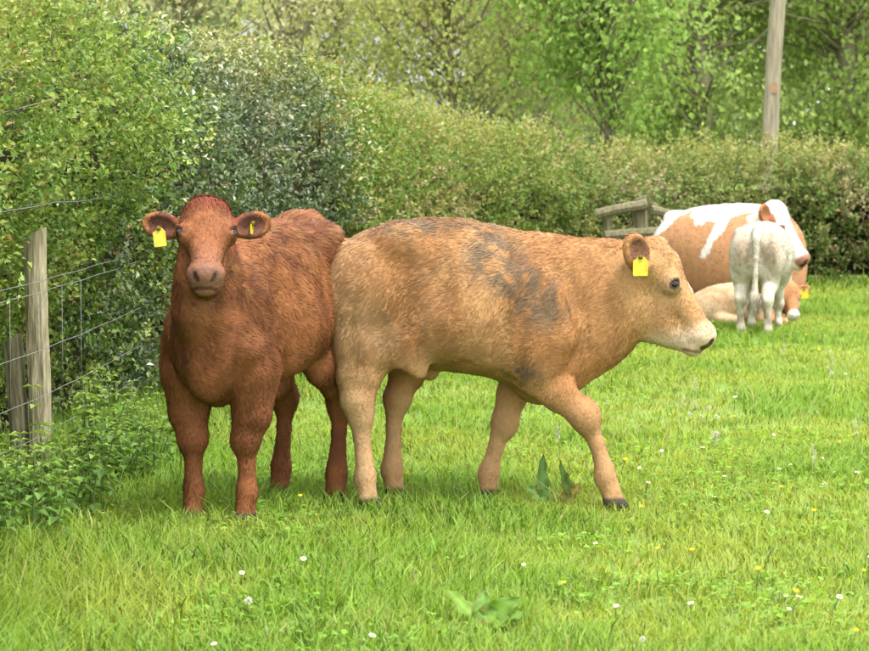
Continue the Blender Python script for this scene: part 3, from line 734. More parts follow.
# --- resting cow with white face
H4 = frame((1.50, -.20, .885), (.90, .38), R(58)); H4S = 1.20
T4 = {}
def build_cow(F_):
    F_.torso([(.03, .60, .20, .12, 0), (.12, .70, .06, .30, -.05), (.3, .79, .0, .40, -.08), (.55, .84, -.02, .45, -.05), (.8, .86, -.02, .45, 0), (1.05, .86, -.01, .42, .08), (1.25, .83, .0, .36, .15), (1.40, .76, .06, .28, .1), (1.5, .66, .16, .16, 0)], .04)
    F_.chain([((1.20, -.02, .50), .29, .62), ((1.30, -.09, .56), .22, .62), ((1.36, -.15, .66), .165, .7), ((1.42, -.18, .78), .13, .8)], .06)
    for q in (-1, 1):
        F_.ell((.30, q * .30, .28), np.eye(3), (.30, .13, .27), .06); F_.ell((1.15, q * .27, .36), np.eye(3), (.2, .10, .30), .06)
        F_.cone((1.10, q * .26, .14), (1.32, q * .18, .09), .10, .07, .04); F_.cone((1.32, q * .18, .08), (1.08, q * .22, .05), .06, .05, .03)
        F_.cone((.50, q * .40, .14), (.70, q * .46, .09), .11, .07, .04); F_.cone((.70, q * .46, .08), (.42, q * .52, .05), .065, .05, .03)
    F_.ell((.26, -.12, .74), np.eye(3), (.10, .10, .06), .05); F_.ell((.26, .12, .74), np.eye(3), (.10, .10, .06), .05)
    head(F_, H4, H4S)
    o, u, v, w_ = H4['o'], H4['u'], H4['v'], H4['w']
    for key, q in (('a', 1), ('b', -1)):
        T4[key] = ear(F_, o + H4S * (u * .055 + v * .10 + w_ * q * .085), w_ * q * .96 + np.array([0, 0, -.10 if q * w_[0] < 0 else .35]), -v * .6 + u * .5, 1.35, .085, .055)
def col_cow(p):
    a, b, c = headcoords(p, H4, H4S); n = fbm(p, 4, 300, 3) - .5
    brown = np.array([.40, .205, .10]); rose = np.array([.34, .16, .09]); white = np.array([.56, .535, .50])
    t = (1 - smoothstep(.15, .5, p[:, 2]))[:, None] * .6; col = brown * (1 - t) + rose * t
    n2 = fbm(p, 14, 310, 3) - .5; spine = p[:, 2] > (.765 + n * .22 + n2 * .08 - .20 * smoothstep(.6, .1, p[:, 0]))
    stripe = np.abs(p[:, 0] - (1.00 - (.80 - p[:, 2]) * .42) + n * .10 + n2 * .05) < (.06 - (.8 - p[:, 2]) * .08)
    stripe &= (p[:, 2] > .45)
    col = np.where((spine | stripe)[:, None], white, col)
    low = (p[:, 2] < .10 + n * .1)[:, None]; col = np.where(low, np.array([.55, .40, .28]), col)
    ish = (a > -.06) & (a < .5) & (b < .28) & (b > -.12) & (np.abs(c) < .115)
    hcol = np.tile(np.array([.56, .53, .49]), (len(p), 1)) * (.85 + .3 * fbm(p, 9, 17, 3))[:, None]; hcol = np.where(((b > .16) & (a < .25))[:, None], np.array([.6, .5, .42]), hcol)
    nose = smoothstep(.365, .385, a) * smoothstep(-.02, 0, .085 - b); hcol = hcol * (1 - nose[:, None]) + np.array([.33, .16, .11]) * nose[:, None]
    nost = np.hypot(a - .43, np.abs(c) - .036) < .018; hcol = np.where((nost & (b < .08))[:, None], np.array([.05, .025, .02]), hcol)
    rim = eye_rim(a, b, c); hcol = np.where(rim[:, None], np.array([.22, .12, .08]), hcol)
    col = np.where(ish[:, None], hcol, col)
    for k in ('a', 'b'):
        ec, ee, es, en = T4[k]; q = np.linalg.norm(p - ec, axis=1) < .135; col = np.where((q & (np.abs(c) > .10))[:, None], np.array([.33, .135, .065]), col)
    return col
g4 = at_depth(662, 300, 21.6)
cow, _ = cattle('cow', 'brown and white cow with a white face resting by the far hedge', 'cow', (g4[0], 21.6, 0), R(-47), .88,
                build_cow, col_cow, base_flow(H4, H4S), lambda p: np.full(len(p), .016), 28000, (-.05, -.66, -.02), (2.05, .62, 1.08), .013, .005)
eyes(cow, H4, H4S); cow.scale = (.88, .88, .955)

# --- light brown calf lying behind the white one
H5 = frame((.80, -.03, .36), (.25, -1.0), R(66)); H5S = .72
T5 = {}
def build_lying(F_):
    F_.torso([(.02, .22, .08, .06, 0), (.08, .28, .03, .14, 0), (.2, .33, .0, .19, 0), (.36, .36, -.01, .21, 0), (.5, .37, -.01, .20, .05), (.62, .35, .0, .17, .1), (.70, .30, .04, .11, .1)], .03)
    F_.chain([((.62, 0, .22), .13, .8), ((.73, 0, .27), .10, .8), ((.78, .0, .30), .08, .9)], .04)
    for q in (-1, 1):
        F_.ell((.15, q * .15, .14), np.eye(3), (.15, .06, .13), .04); F_.cone((.24, q * .2, .06), (.38, q * .22, .04), .05, .035, .03)
        F_.cone((.56, q * .14, .06), (.74, q * .12, .04), .05, .035, .03)
    head(F_, H5, H5S)
    for key, q in (('a', 1), ('b', -1)):
        T5[key] = ear(F_, H5['o'] + H5S * (H5['u'] * .055 + H5['v'] * .1 + H5['w'] * q * .08), H5['w'] * q + np.array([0, 0, .15]), -H5['v'] + .4 * H5['u'], .8, .075, .045)
def col_lying(p):
    a, b, c = headcoords(p, H5, H5S); t = smoothstep(.4, .65, fbm(p, 7, 360, 3))[:, None]
    col = np.array([.46, .32, .20]) * (1 - t) + np.array([.38, .24, .13]) * t
    ish = (a > -.08) & (a < .5) & (b < .24) & (b > -.14) & (np.abs(c) < .26)
    hcol = np.tile(np.array([.42, .20, .095]), (len(p), 1)); hw = (smoothstep(.31, .36, a) * (np.abs(c) < .085) * (b < .16))[:, None]; hcol = hcol * (1 - hw) + np.array([.60, .53, .46]) * hw
    rim = eye_rim(a, b, c); hcol = np.where(rim[:, None], np.array([.08, .05, .04]), hcol)
    return np.where(ish[:, None], hcol, col)
g5 = at_depth(691, 320, 19.85)
lying, _ = cattle('calf', 'light brown calf lying low behind the white calf, yellow ear tag showing', 'calf', (g5[0] - .02, 19.85, 0), R(-3), .92,
                  build_lying, col_lying, base_flow(H5, H5S), lambda p: np.full(len(p), .016), 10000, (-.03, -.40, -.02), (1.1, .34, .5), .011, .005)
eyes(lying, H5, H5S); lying.scale = (.90, .92, .84)
kq = 'a' if T5['a'][0][0] > T5['b'][0][0] else 'b'
ear_tag(lying, T5[kq][0] + np.array([0, -.02, 0]), T5[kq][1], T5[kq][2], np.array([.1, -1, 0]), drop=(0, 0, -1.0), w=.07, h=.08)

# ------------------------------------------------------------------ hedges
def hedge_surface(s, t, prof):
    """t 0..1 runs from the foot of the front face over the top to the back edge; returns point, outward normal"""
    x, y, nx, ny, h = hedge_at(s)
    # profile in (out, up): foot recess, belly, shoulder, top
    po = np.interp(t, [0, .12, .3, .5, .62, .72, .85, 1.0], [-.42 * prof, -.30 * prof, -.06 - .16 * max(prof - 1, 0), .02 + .08 * max(prof - 1, 0), -.10, -.30, -.75, -1.25])
    pu = np.interp(t, [0, .12, .3, .5, .62, .72, .85, 1.0], [.02, .16, .42, .70, .88, .975, 1.0, .93])
    P = np.stack([x + nx * po, y + ny * po, pu * h], -1)
    bul = fbm(P, 1.25, 400, 3) - .5; bul2 = fbm(P, 4.2, 420, 2) - .5; bul = bul * (1 - .3 * smoothstep(.55, .75, t))
    nu = np.interp(t, [0, .3, .5, .62, .72, .85, 1], [-.15, .0, .15, .45, .8, 1.0, .95]); no = np.sqrt(np.maximum(1 - nu ** 2, .02))
    Nn = unit(np.stack([nx * no, ny * no, nu], -1)); P = P + Nn * (bul * .42 + bul2 * .22)[..., None]
    return P, Nn

PAL = dict(
    haw=[((.22, .295, .06), .40), ((.14, .235, .045), .26), ((.31, .345, .085), .25), ((.37, .31, .12), .09)],
    ivy=[((.085, .13, .05), .36), ((.15, .19, .09), .26), ((.06, .10, .04), .20), ((.30, .28, .20), .18)],
    mid=[((.24, .28, .070), .36), ((.16, .24, .045), .30), ((.33, .31, .12), .22), ((.37, .31, .17), .12)],
    far=[((.23, .26, .08), .36), ((.15, .22, .05), .30), ((.31, .29, .13), .22), ((.34, .30, .18), .12)],
)
def pick(pal, r):
    c = np.array([q[0] for q in pal]); p = np.cumsum([q[1] for q in pal]); return c[np.searchsorted(p / p[-1], np.clip(r, 0, .9999))]

def hedge(label, s0, s1, pal, dens, leaf, glossy=False, prof=1.0, toptint=True):
    ln = s1 - s0; mid = hedge_at((s0 + s1) / 2); root = empty('hedge', (mid[0], mid[1], 0)); tag(root, label, 'hedge', 'stretches of field hedge')
    off = np.array([mid[0], mid[1], 0.0])
    # added twig-brown hull inside: blocks light and stands in for the shaded interior
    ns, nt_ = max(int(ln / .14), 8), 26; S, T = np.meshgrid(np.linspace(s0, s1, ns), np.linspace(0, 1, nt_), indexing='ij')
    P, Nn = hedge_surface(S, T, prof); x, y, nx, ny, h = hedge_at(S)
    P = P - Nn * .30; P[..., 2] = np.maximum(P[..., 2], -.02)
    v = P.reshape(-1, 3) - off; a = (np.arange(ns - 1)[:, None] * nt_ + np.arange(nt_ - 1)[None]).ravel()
    obj('dark_core_hull', mesh_np('dark_core_hull', v, np.stack([a, a + nt_, a + nt_ + 1, a + 1], 1)), M_CORE, root)
    # sprigs of leaves
    nc = int(ln * dens); s = rng.uniform(s0 - .1, s1 + .1, nc); t = rng.beta(1.15, 1.0, nc)
    P, Nn = hedge_surface(s, t, prof); depth = rng.exponential(.10, nc) * 1.2; P = P + Nn * (.05 - depth)[:, None]
    clear = fbm(P, 2.6, 460, 2); per = 14
    sd = unit(Nn * .75 + rng.normal(0, .5, (nc, 3)) + np.array([0, 0, .45])); Lg = rng.uniform(.10, .24, nc)
    holes = (clear > .37) | (rng.random(nc) < .25)
    P, Nn, sd, Lg, t, s, depth = P[holes], Nn[holes], sd[holes], Lg[holes], t[holes], s[holes], depth[holes]; nc = len(P)
    k = rng.random((nc, per)); base = P[:, None] + sd[:, None] * (k * Lg[:, None])[..., None] + rng.normal(0, .012, (nc, per, 3))
    axis = unit(sd[:, None] * .55 + rng.normal(0, .62, (nc, per, 3)) + np.array([0, 0, -.10]))
    nr = unit(Nn[:, None] * .6 + np.array([0, 0, .75]) + rng.normal(0, .5, (nc, per, 3)))
    r = .5 * rng.random(nc) + .5 * np.clip((fbm(P, 1.6, 480, 3) - .5) * 2.2 + .5, 0, 1)
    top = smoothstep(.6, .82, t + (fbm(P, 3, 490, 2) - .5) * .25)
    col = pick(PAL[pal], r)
    if pal == 'ivy':                                   # grey leaves only in drifts, fading out to both neighbours
        e = np.minimum(s - s0, s1 - s) / ln; iv = smoothstep(.28, .52, fbm(P, 1.5, 470, 3) + e * .9 - .22 + rng.normal(0, .10, nc))
        other = np.where((s < (s0 + s1) / 2)[:, None], pick(PAL['haw'], r), pick(PAL['mid'], r)); col = np.where((rng.random(nc) < iv)[:, None], col, other)
    if toptint: tt = (top * .62)[:, None]; col = col * (1 - tt) + np.array([.35, .345, .11]) * tt  # yellowish sunlit look of the hedge top mixed into the leaf colour
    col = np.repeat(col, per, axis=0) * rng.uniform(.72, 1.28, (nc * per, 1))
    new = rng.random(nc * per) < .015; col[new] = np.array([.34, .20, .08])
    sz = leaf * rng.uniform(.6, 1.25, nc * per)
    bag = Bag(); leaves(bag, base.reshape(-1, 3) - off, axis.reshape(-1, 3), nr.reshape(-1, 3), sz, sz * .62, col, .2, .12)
    tag(obj('foliage', bag.mesh('foliage', False), M_GLOSS if glossy else M_LEAF, root), kind='stuff')
    nsh = int(ln * 9); ss = rng.uniform(s0, s1, nsh); tt2 = rng.uniform(.62, .95, nsh); Ps, Ns = hedge_surface(ss, tt2, prof); lb2 = Bag(); n_l = 16
    hs2 = rng.uniform(.12, .34, nsh); sdv = unit(Ns * .3 + np.array([0, 0, 1.0]) + rng.normal(0, .25, (nsh, 3))); kk = rng.random((nsh, n_l))
    bs = Ps[:, None] + sdv[:, None] * (kk * hs2[:, None])[..., None]; axs = unit(sdv[:, None] * .5 + rng.normal(0, .7, (nsh, n_l, 3))); cs_ = np.repeat(pick(PAL['mid' if pal == 'ivy' else pal], rng.random(nsh)), n_l, axis=0) * rng.uniform(.8, 1.25, (nsh * n_l, 1))
    zl = leaf * rng.uniform(.6, 1.0, nsh * n_l); leaves(lb2, bs.reshape(-1, 3) - off, axs.reshape(-1, 3), np.tile([0, -.3, 1.0], (nsh * n_l, 1)) + rng.normal(0, .4, (nsh * n_l, 3)), zl, zl * .6, cs_, .2, .12)
    tag(obj('shoots', lb2.mesh('shoots', False), M_LEAF, root), kind='stuff')
    # bare twigs poking out
    tb = Bag(); nw = int(ln * 18)
    s = rng.uniform(s0, s1, nw); t = rng.uniform(.1, .95, nw); Pw, Nw = hedge_surface(s, t, prof)
    for p, n_ in zip(Pw, Nw):
        d = unit(n_ * .5 + rng.normal(0, .7, 3) + np.array([0, 0, .4])); q = p - n_ * .15 - off; L_ = rng.uniform(.18, .40)
        m = q + d * L_ * .5 + rng.normal(0, .03, 3)
        tube(tb, [q, m, q + d * L_ + rng.normal(0, .05, 3)], [.007, .005, .0025], np.array([.17, .14, .09]) * rng.uniform(.5, 1.3), 3)
    tag(obj('twigs', tb.mesh('twigs'), M_BARK, root), kind='stuff')
    # rooted stems inside
    st = Bag()
    for s_ in np.arange(s0 + .2, s1, .45):
        x, y, nx, ny, h = hedge_at(s_ + rng.uniform(-.1, .1)); b = np.array([x - nx * .6, y - ny * .6, -.03]) - off
        tube(st, [b, b + (rng.uniform(-.1, .1), rng.uniform(-.1, .1), h * .4), b + (rng.uniform(-.25, .25), rng.uniform(-.25, .25), h * .85)], [.035, .025, .012], (.10, .08, .055), 5)
    tag(obj('stems', st.mesh('stems'), M_BARK, root), kind='stuff')
    return root
sA, sB, sC, sD = s_of_y(6.5), s_of_y(12.9), s_of_y(17.6), s_of_y(22.4)
hedge('tall bright green leafy hedge behind the wire fence and red calf', sA, sB, 'haw', 1250, .031, prof=1.5)
hedge('dark glossy leaved stretch of hedge above the red calf', sB, sC, 'ivy', 1000, .035, True)
hedge('yellow green clipped hedge sloping down behind the tan calf', sC, sD, 'mid', 1000, .035)
hedge('low olive green hedge across the far side behind the cow', sD, HL - .3, 'far', 900, .040, prof=.6)

# ------------------------------------------------------------------ trees beyond the hedge
def tree(name, label, px, Y, height, base_z, rad, leaf, nclu, per, cols, trunk_r, bark=(.22, .19, .14), crown_r=.40, droop=.3, xoff=0, trunk_bend=.2, squash=.75, group='trees beyond the hedge', rngk=0, maxz=None):
    rg = np.random.default_rng(500 + rngk); g = at_depth(px, 120, Y); root = empty(name, (g[0] + xoff, Y, 0)); tag(root, label, 'tree', group)
    tb = Bag(); hs = np.linspace(0, 1, 9); bend = rg.normal(0, trunk_bend, 2)
    tp = np.stack([bend[0] * hs ** 1.5 + .05 * np.sin(hs * 7), bend[1] * hs ** 1.5, hs * height * .85], 1); tube(tb, tp, trunk_r * (1 - .8 * hs) * (1 + .35 * np.exp(-hs * 14)), bark, 9)
    bag = Bag(); bp = Bag()
    # clump centres through the crown, denser near its outside
    d = unit(rg.normal(0, 1, (nclu * 3, 3))); rr = rg.random(nclu * 3) ** .38
    zc, hz = (base_z + height) / 2, (height - base_z) / 2
    cc = d * rr[:, None] * np.array([rad, rad * .85, hz]) + np.array([bend[0] * .6, bend[1] * .6, zc])
    lim = fbm(cc, .9, 600 + rngk, 2) > .40; cc = cc[lim]
    if maxz is not None:                                   # unseen upper crowns are thinned so more light reaches the lower leaves
        keep = (cc[:, 2] < maxz) | (rg.random(len(cc)) < .2); cc = cc[keep]
    cc = cc[:nclu]
    for c in cc:
        k = np.clip((c[2] - rg.uniform(.3, 1.0)) / (height * .85), .08, .98); o = np.array([np.interp(k, hs, tp[:, j]) for j in range(3)])
        m = o * .45 + c * .55 + np.array([0, 0, .12]) + rg.normal(0, .10, 3); r0 = min(.009 + .009 * np.linalg.norm(c - o), trunk_r * .45)
        q1 = (o + m) / 2 + rg.normal(0, .06, 3)
        tube(bp, [o, q1, m, (m + c) / 2 + rg.normal(0, .06, 3), c], [r0, r0 * .75, r0 * .5, r0 * .3, .004], np.array(bark) * rg.uniform(.8, 1.3), 5)
        for _ in range(2):
            e = c + rg.normal(0, crown_r * .8, 3); tube(bp, [m, (m + e) / 2 + rg.normal(0, .04, 3), e], [r0 * .35, r0 * .25, .003], np.array(bark) * rg.uniform(.9, 1.4), 3)
    n = len(cc) * per; P = np.repeat(cc, per, axis=0) + rg.normal(0, 1, (n, 3)) * np.array([crown_r, crown_r, crown_r * squash]) * .62
    out_ = unit(P - np.array([bend[0] * .5, bend[1] * .5, zc])); axis = unit(out_ * .5 + rg.normal(0, .6, (n, 3)) - np.array([0, 0, droop])); nr = unit(np.array([0, 0, .9]) + out_ * .4 + rg.normal(0, .38, (n, 3)))
    r = .55 * rg.random(n) + .45 * np.repeat(rg.random(len(cc)), per); ca, cb, cd = (np.array(c) for c in cols)
    col = np.where((r < .4)[:, None], ca, np.where((r < .75)[:, None], cb, cd)) * rg.uniform(.75, 1.25, (n, 1)); sz = leaf * rg.uniform(.55, 1.25, n)
    leaves(bag, P, axis, nr, sz, sz * .72, col, .18, .15)
    obj('trunk', tb.mesh('trunk'), M_BARK, root)
    tag(obj('limbs', bp.mesh('limbs'), M_BARK, root), kind='stuff')
    tag(obj('crown', bag.mesh('crown', False), M_TREELEAF, root), kind='stuff')
    return root
SYC = ((.34, .44, .13), (.29, .39, .11), (.41, .48, .17)); SYD = ((.23, .36, .08), (.27, .40, .09), (.31, .43, .11)); WIL = ((.42, .46, .15), (.46, .48, .17), (.34, .41, .14)); OLV = ((.40, .41, .20), (.44, .43, .23), (.32, .36, .16))
tree('sycamore_tree', 'large bright green broadleaf tree behind and left of the utility pole', 700, 33, 7.5, .9, 2.3, .078, 165, 150, SYC, .15, rngk=1, maxz=4.2)
tree('sycamore_tree', 'broad mid green tree filling the corner beyond the utility pole', 842, 34, 7.5, .9, 2.0, .078, 155, 150, SYC, .16, rngk=2, maxz=4.2)
tree('maple_tree', 'slim young tree forking just above the hedge near the timber corner', 603, 28.5, 5.2, 1.45, 1.0, .075, 70, 110, SYD, .05, bark=(.13, .11, .08), rngk=3, maxz=3.6)
tree('willow_tree', 'yellow green tree with upright slender trunk behind the middle hedge', 450, 30, 5.5, 1.25, 1.6, .062, 95, 95, WIL, .06, bark=(.20, .17, .12), rngk=4, maxz=3.8)
tree('hawthorn_tree', 'olive tree with pale tangled twigs between willow and sycamore', 535, 31, 5.0, 1.2, 1.15, .06, 75, 95, OLV, .06, bark=(.28, .25, .19), rngk=5, maxz=3.8)
tree('ash_tree', 'thinly leaved tree with bare grey branches above the grey hedge', 283, 29, 6.0, 1.7, 1.25, .06, 60, 40, OLV, .09, bark=(.22, .19, .14), rngk=6, maxz=4.0)
tree('elder_tree', 'loose green tree rising behind the tall hedge top', 185, 27, 5.0, 1.6, 1.2, .07, 70, 60, OLV, .07, bark=(.2, .17, .12), rngk=7, maxz=3.8)
tree('elder_tree', 'low bushy green tree in front of the farm building roof', 338, 31, 3.6, .8, 1.0, .065, 70, 95, WIL, .05, rngk=12)
tree('oak_tree', 'dark dense tree at the far edge beyond the sycamores', 885, 40, 8.0, .6, 1.6, .12, 90, 90, SYD, .2, bark=(.05, .04, .03), rngk=8, maxz=5)
tree('sycamore_tree', 'shaded green tree standing behind the slim forked tree', 612, 38, 7.0, 1.0, 1.7, .08, 110, 120, SYC, .12, rngk=9, maxz=4.5)
tree('willow_tree', 'taller yellow green tree behind the low bushy tree', 388, 36, 6.5, 1.2, 1.6, .075, 100, 100, WIL, .1, rngk=10, maxz=4.5)

def far_wood():
    rg = np.random.default_rng(77); n = 54000; px = rg.uniform(-150, 1020, n)
    Y = rg.uniform(62, 82, n); x = (px - CX) / FPX * Y
    gap = np.exp(-((px - 272) / 26) ** 2) * 2.2
    P0 = np.stack([x * .35, Y * .2, np.zeros(n)], 1); top = 4.8 + 3.2 * fbm(P0, .7, 700, 3) - gap
    z = top * rg.random(n) ** .7; P = np.stack([x, Y, z], 1)
    r = fbm(P, .5, 720, 3)[:, None]; col = np.array([.20, .27, .13]) * (1 - r) + np.array([.34, .39, .19]) * r; col = col * rg.uniform(.7, 1.3, (n, 1))
    bag = Bag(); sz = rg.uniform(.22, .45, n); leaves(bag, P, rg.normal(0, 1, (n, 3)), rg.normal(0, .5, (n, 3)) + np.array([0, -.3, .8]), sz, sz * .7, col)
    tag(obj('far_wood', bag.mesh('far_wood', False), M_TREELEAF), 'distant mass of woodland beyond the trees', 'woodland', kind='stuff')
far_wood()

def bm_box(bag, c, sx, sy, sz, col, rz=0.0):
    v = np.array([[a * sx / 2, b * sy / 2, d * sz / 2] for a in (-1, 1) for b in (-1, 1) for d in (-1, 1)])
    if rz: v = v @ np.array([[math.cos(rz), math.sin(rz), 0], [-math.sin(rz), math.cos(rz), 0], [0, 0, 1]])
    f = [[0, 1, 3], [0, 3, 2], [4, 6, 7], [4, 7, 5], [0, 4, 5], [0, 5, 1], [2, 3, 7], [2, 7, 6], [0, 2, 6], [0, 6, 4], [1, 5, 7], [1, 7, 3]]
    bag.add(v + np.array(c), f, col)

def farmhouse():
    Yb = 56; g = at_depth(350, 120, Yb); root = empty('farm_building', (g[0], Yb, 0)); tag(root, 'grey slate roofed farm building glimpsed through the branches', 'building')
    b = Bag(); bm_box(b, (0, 2, 1.1), 4.2, 4.0, 2.2, (.5, .48, .45)); obj('wall', b.mesh('wall', False), mat_noise('render_wall', (.22, .21, .19), (.32, .31, .28), 3, .9), root)
    b = Bag(); v = np.array([(-2.3, -.15, 2.2), (2.3, -.15, 2.2), (2.3, 2, 3.5), (-2.3, 2, 3.5), (-2.3, 4.15, 2.2), (2.3, 4.15, 2.2)])
    b.add(v, [[0, 1, 2], [0, 2, 3], [3, 2, 5], [3, 5, 4], [0, 3, 4], [1, 5, 2]], (.2, .2, .22)); rf = obj('roof', b.mesh('roof', False), mat_noise('slate', (.15, .16, .18), (.23, .24, .26), 4, .6, (1, 1, 6)), root)
    b = Bag(); bm_box(b, (1.3, 2, 3.7), .5, .5, .9, (.3, .2, .15)); obj('chimney', b.mesh('chimney', False), mat_noise('chimney_brick', (.2, .12, .09), (.3, .18, .13), 10), rf)
farmhouse()

def utility_pole():
    Y = 27.5; b0, t0 = at_depth(768, 160, Y), at_depth(779, 0, Y); d = (t0 - b0) / (t0[2] - b0[2]); foot = b0 - d * b0[2]
    root = empty('utility_pole', foot); tag(root, 'tall leaning wooden utility pole with rusty patch above the far hedge', 'utility pole')
    b = Bag(); zs = np.linspace(-.1, 7.2, 14); tube(b, [d * z + np.array([.012 * math.sin(z * 2.1), 0, 0]) for z in zs], .086 - .003 * zs, (.22, .18, .13), 12); obj('pole', b.mesh('pole'), mat_noise('pole_wood', (.17, .145, .10), (.31, .275, .20), 9, .9, (4, 4, .5), .5), root)
    b = Bag(); c = d * (at_depth(773, 88, Y)[2]) + np.array([.0, -.083, 0]); bm_box(b, c, .055, .010, .10, (.3, .1, .05)); obj('warning_plate', b.mesh('warning_plate', False), mat_noise('rusty_plate', (.24, .12, .07), (.33, .2, .12), 20, .8), root)
    b = Bag(); zf = at_depth(768, 152, Y)[2]
    for k in range(5): bm_box(b, d * (zf - .12 + .06 * k) + np.array([-.07 + .03 * (k % 3), -.08, 0]), .10, .05, .10, np.array([.2, .16, .11]) * (.8 + .1 * k), .5 * k)
    tag(obj('broken_sleeve', b.mesh('broken_sleeve', False), mat_noise('split_bark', (.12, .09, .06), (.25, .2, .14), 16), root), 'split bark and debris round the foot')
utility_pole()

# ------------------------------------------------------------------ wire fence by the hedge
def post_mesh(h, w, seed, top_slope=.02):
    b = Bag(); rg = np.random.default_rng(seed); zs = np.linspace(-.15, h, 9); n = 12; th = np.linspace(0, 2 * np.pi, n, endpoint=False)
    sq = 1 / np.maximum(np.abs(np.cos(th + .3)), np.abs(np.sin(th + .3))) ** .35
    v = []
    for z in zs:
        rr = w / 2 * sq * (1 + .05 * rg.normal(0, 1, n)); v += [[rr[i] * math.cos(th[i]) + .006 * math.sin(z * 5), rr[i] * math.sin(th[i]), z + (top_slope * math.cos(th[i]) if z == zs[-1] else 0)] for i in range(n)]
    f = []
    for i in range(len(zs) - 1):
        for j in range(n): k = (j + 1) % n; f += [[i * n + j, i * n + k, (i + 1) * n + k], [i * n + j, (i + 1) * n + k, (i + 1) * n + j]]
    v.append([0, 0, h]); c = len(v) - 1; m = (len(zs) - 1) * n
    f += [[c, m + j, m + (j + 1) % n] for j in range(n)]
    b.add(np.array(v), f, (.3, .26, .18)); return b.mesh('post', False)

def wire_fence():
    Yp = 11.1; p0 = np.array([at_depth(38, 400, Yp)[0], Yp]); tdir = unit(np.array([.10, 1.0])); root = empty('wire_fence', (p0[0], p0[1], 0)); tag(root, 'wooden post and wire stock fence half buried in the tall hedge', 'fence')
    P = lambda s: np.array([(.10 if s < 0 else .045) * s, tdir[1] * s])
    top = at_depth(38, 232, Yp)[2]
    obj('post', post_mesh(top, .086, 3), M_POST, root); o2 = obj('post', post_mesh(at_depth(20, 338, Yp)[2], .075, 5), M_OLDPOST, root, (-.075, .03, 0)); o2.rotation_euler = (0, R(-3), 0); o2['label'] = 'older mossy post stub'
    for s_, sd in ((-3.0, 9),):
        o = obj('post', post_mesh(top * .97, .10, sd), M_POST, root, (*P(s_), 0)); o.rotation_euler = (0, 0, sd)
    nx = np.array([tdir[1], -tdir[0]]) * .055
    for py, sag in ((203, .05), (278, .02), (289, .02), (346, .02), (392, .015), (430, .015), (466, .01)):
        z = at_depth(38, py, Yp)[2]; pts = []
        for s_ in np.linspace(-3.0, 2.4, 30):
            u = (s_ % 3.2) / 3.2; pts.append([*(P(s_) + nx), z - sag * 1.4 * u * (1 - u) + .002 * math.sin(s_ * 7)])
        b = Bag(); tube(b, pts, .0018, (.4, .4, .4), 4); obj('wire', b.mesh('wire'), M_WIRE, root)
    z0, z1 = at_depth(38, 466, Yp)[2], at_depth(38, 289, Yp)[2]
    for s_ in np.arange(-2.9, .75, .45):
        b = Bag(); tube(b, [[*(P(s_) + nx * 1.02), z0], [*(P(s_) + nx * 1.02), z1]], .0011, (.4, .4, .4), 4); obj('stay_wire', b.mesh('stay_wire'), M_WIRE, root)
    zb = at_depth(38, 203, Yp)[2]
    for s_ in np.arange(-2.9, 2.3, .16):
        b = Bag(); q = np.array([*(P(s_) + nx), zb - .05 * 1.4 * ((s_ % 3.2) / 3.2) * (1 - (s_ % 3.2) / 3.2)]); tube(b, [q + (-.012, .004, -.014), q + (.012, -.004, .014)], .0018, (.4, .4, .4), 3); obj('barb', b.mesh('barb'), M_WIRE, root)
wire_fence()

def timber_corner():
    Y = 22.15; g = at_depth(640, 230, Y); root = empty('timber_fence', (g[0], Y, 0)); tag(root, 'pale weathered post and rail fence corner in the hedge left of the cow', 'fence')
    L = lambda px, py: at_depth(px, py, Y) - np.array([g[0], Y, 0])
    obj('post', post_mesh(L(641, 197)[2], .11, 21), M_OLDPOST, root, (L(641, 200)[0], 0, 0)); obj('post', post_mesh(L(607, 217)[2], .07, 23), M_OLDPOST, root, (L(607, 220)[0], -.05, 0))
    def rail(a, b_, r): 
        bb = Bag(); a, b_ = np.array(a), np.array(b_); tube(bb, [a, a * .6 + b_ * .4 + (0, 0, .008), b_], [r, r * .95, r * 1.05], (.3, .26, .18), 8); obj('rail', bb.mesh('rail', False), M_OLDPOST, root)
    a, c = L(596, 214), L(646, 204); rail((a[0], -.09, a[2]), (c[0], -.09, c[2]), .042); a, c = L(650, 210), L(672, 216); rail((a[0], -.02, a[2]), (c[0], .1, c[2]), .04); a, c = L(604, 236), L(668, 232); rail((a[0], -.085, a[2]), (c[0], -.05, c[2]), .045)
timber_corner()

# ------------------------------------------------------------------ nettles at the hedge foot
def nettle_meshes(seed):
    rg = np.random.default_rng(seed); sb, lb = Bag(), Bag(); 
    for _ in range(rg.integers(4, 7)):
        h = rg.uniform(.28, .52); o = rg.normal(0, .07, 2); l = rg.normal(0, .10, 2); zs = np.linspace(0, 1, 8)
        pts = np.stack([o[0] + l[0] * zs ** 1.4, o[1] + l[1] * zs ** 1.4, h * zs], 1); tube(sb, pts, .004 * (1 - .5 * zs), (.16, .22, .06), 4)
        a0 = rg.uniform(0, 6)
        for i in range(1, 8):
            for q in range(2):
                a = a0 + i * 1.57 + q * math.pi; ax = np.array([[math.cos(a), math.sin(a), .25 - .5 * (1 - i / 8)]]); sz = rg.uniform(.055, .085) * (1.1 - .5 * (i / 7) ** 3)
                c = np.array([[.13, .24, .045]]) * rg.uniform(.7, 1.35) if i < 6 else np.array([[.22, .33, .06]]) * rg.uniform(.85, 1.2)
                leaves(lb, pts[i][None], ax, np.array([[0, 0, 1.0]]), sz, sz * .6, c, .14, .28)
    return sb.mesh('stem'), lb.mesh('leaves', False)
NET = [nettle_meshes(40 + i) for i in range(6)]
NSPOT = []
rg_n = np.random.default_rng(9)
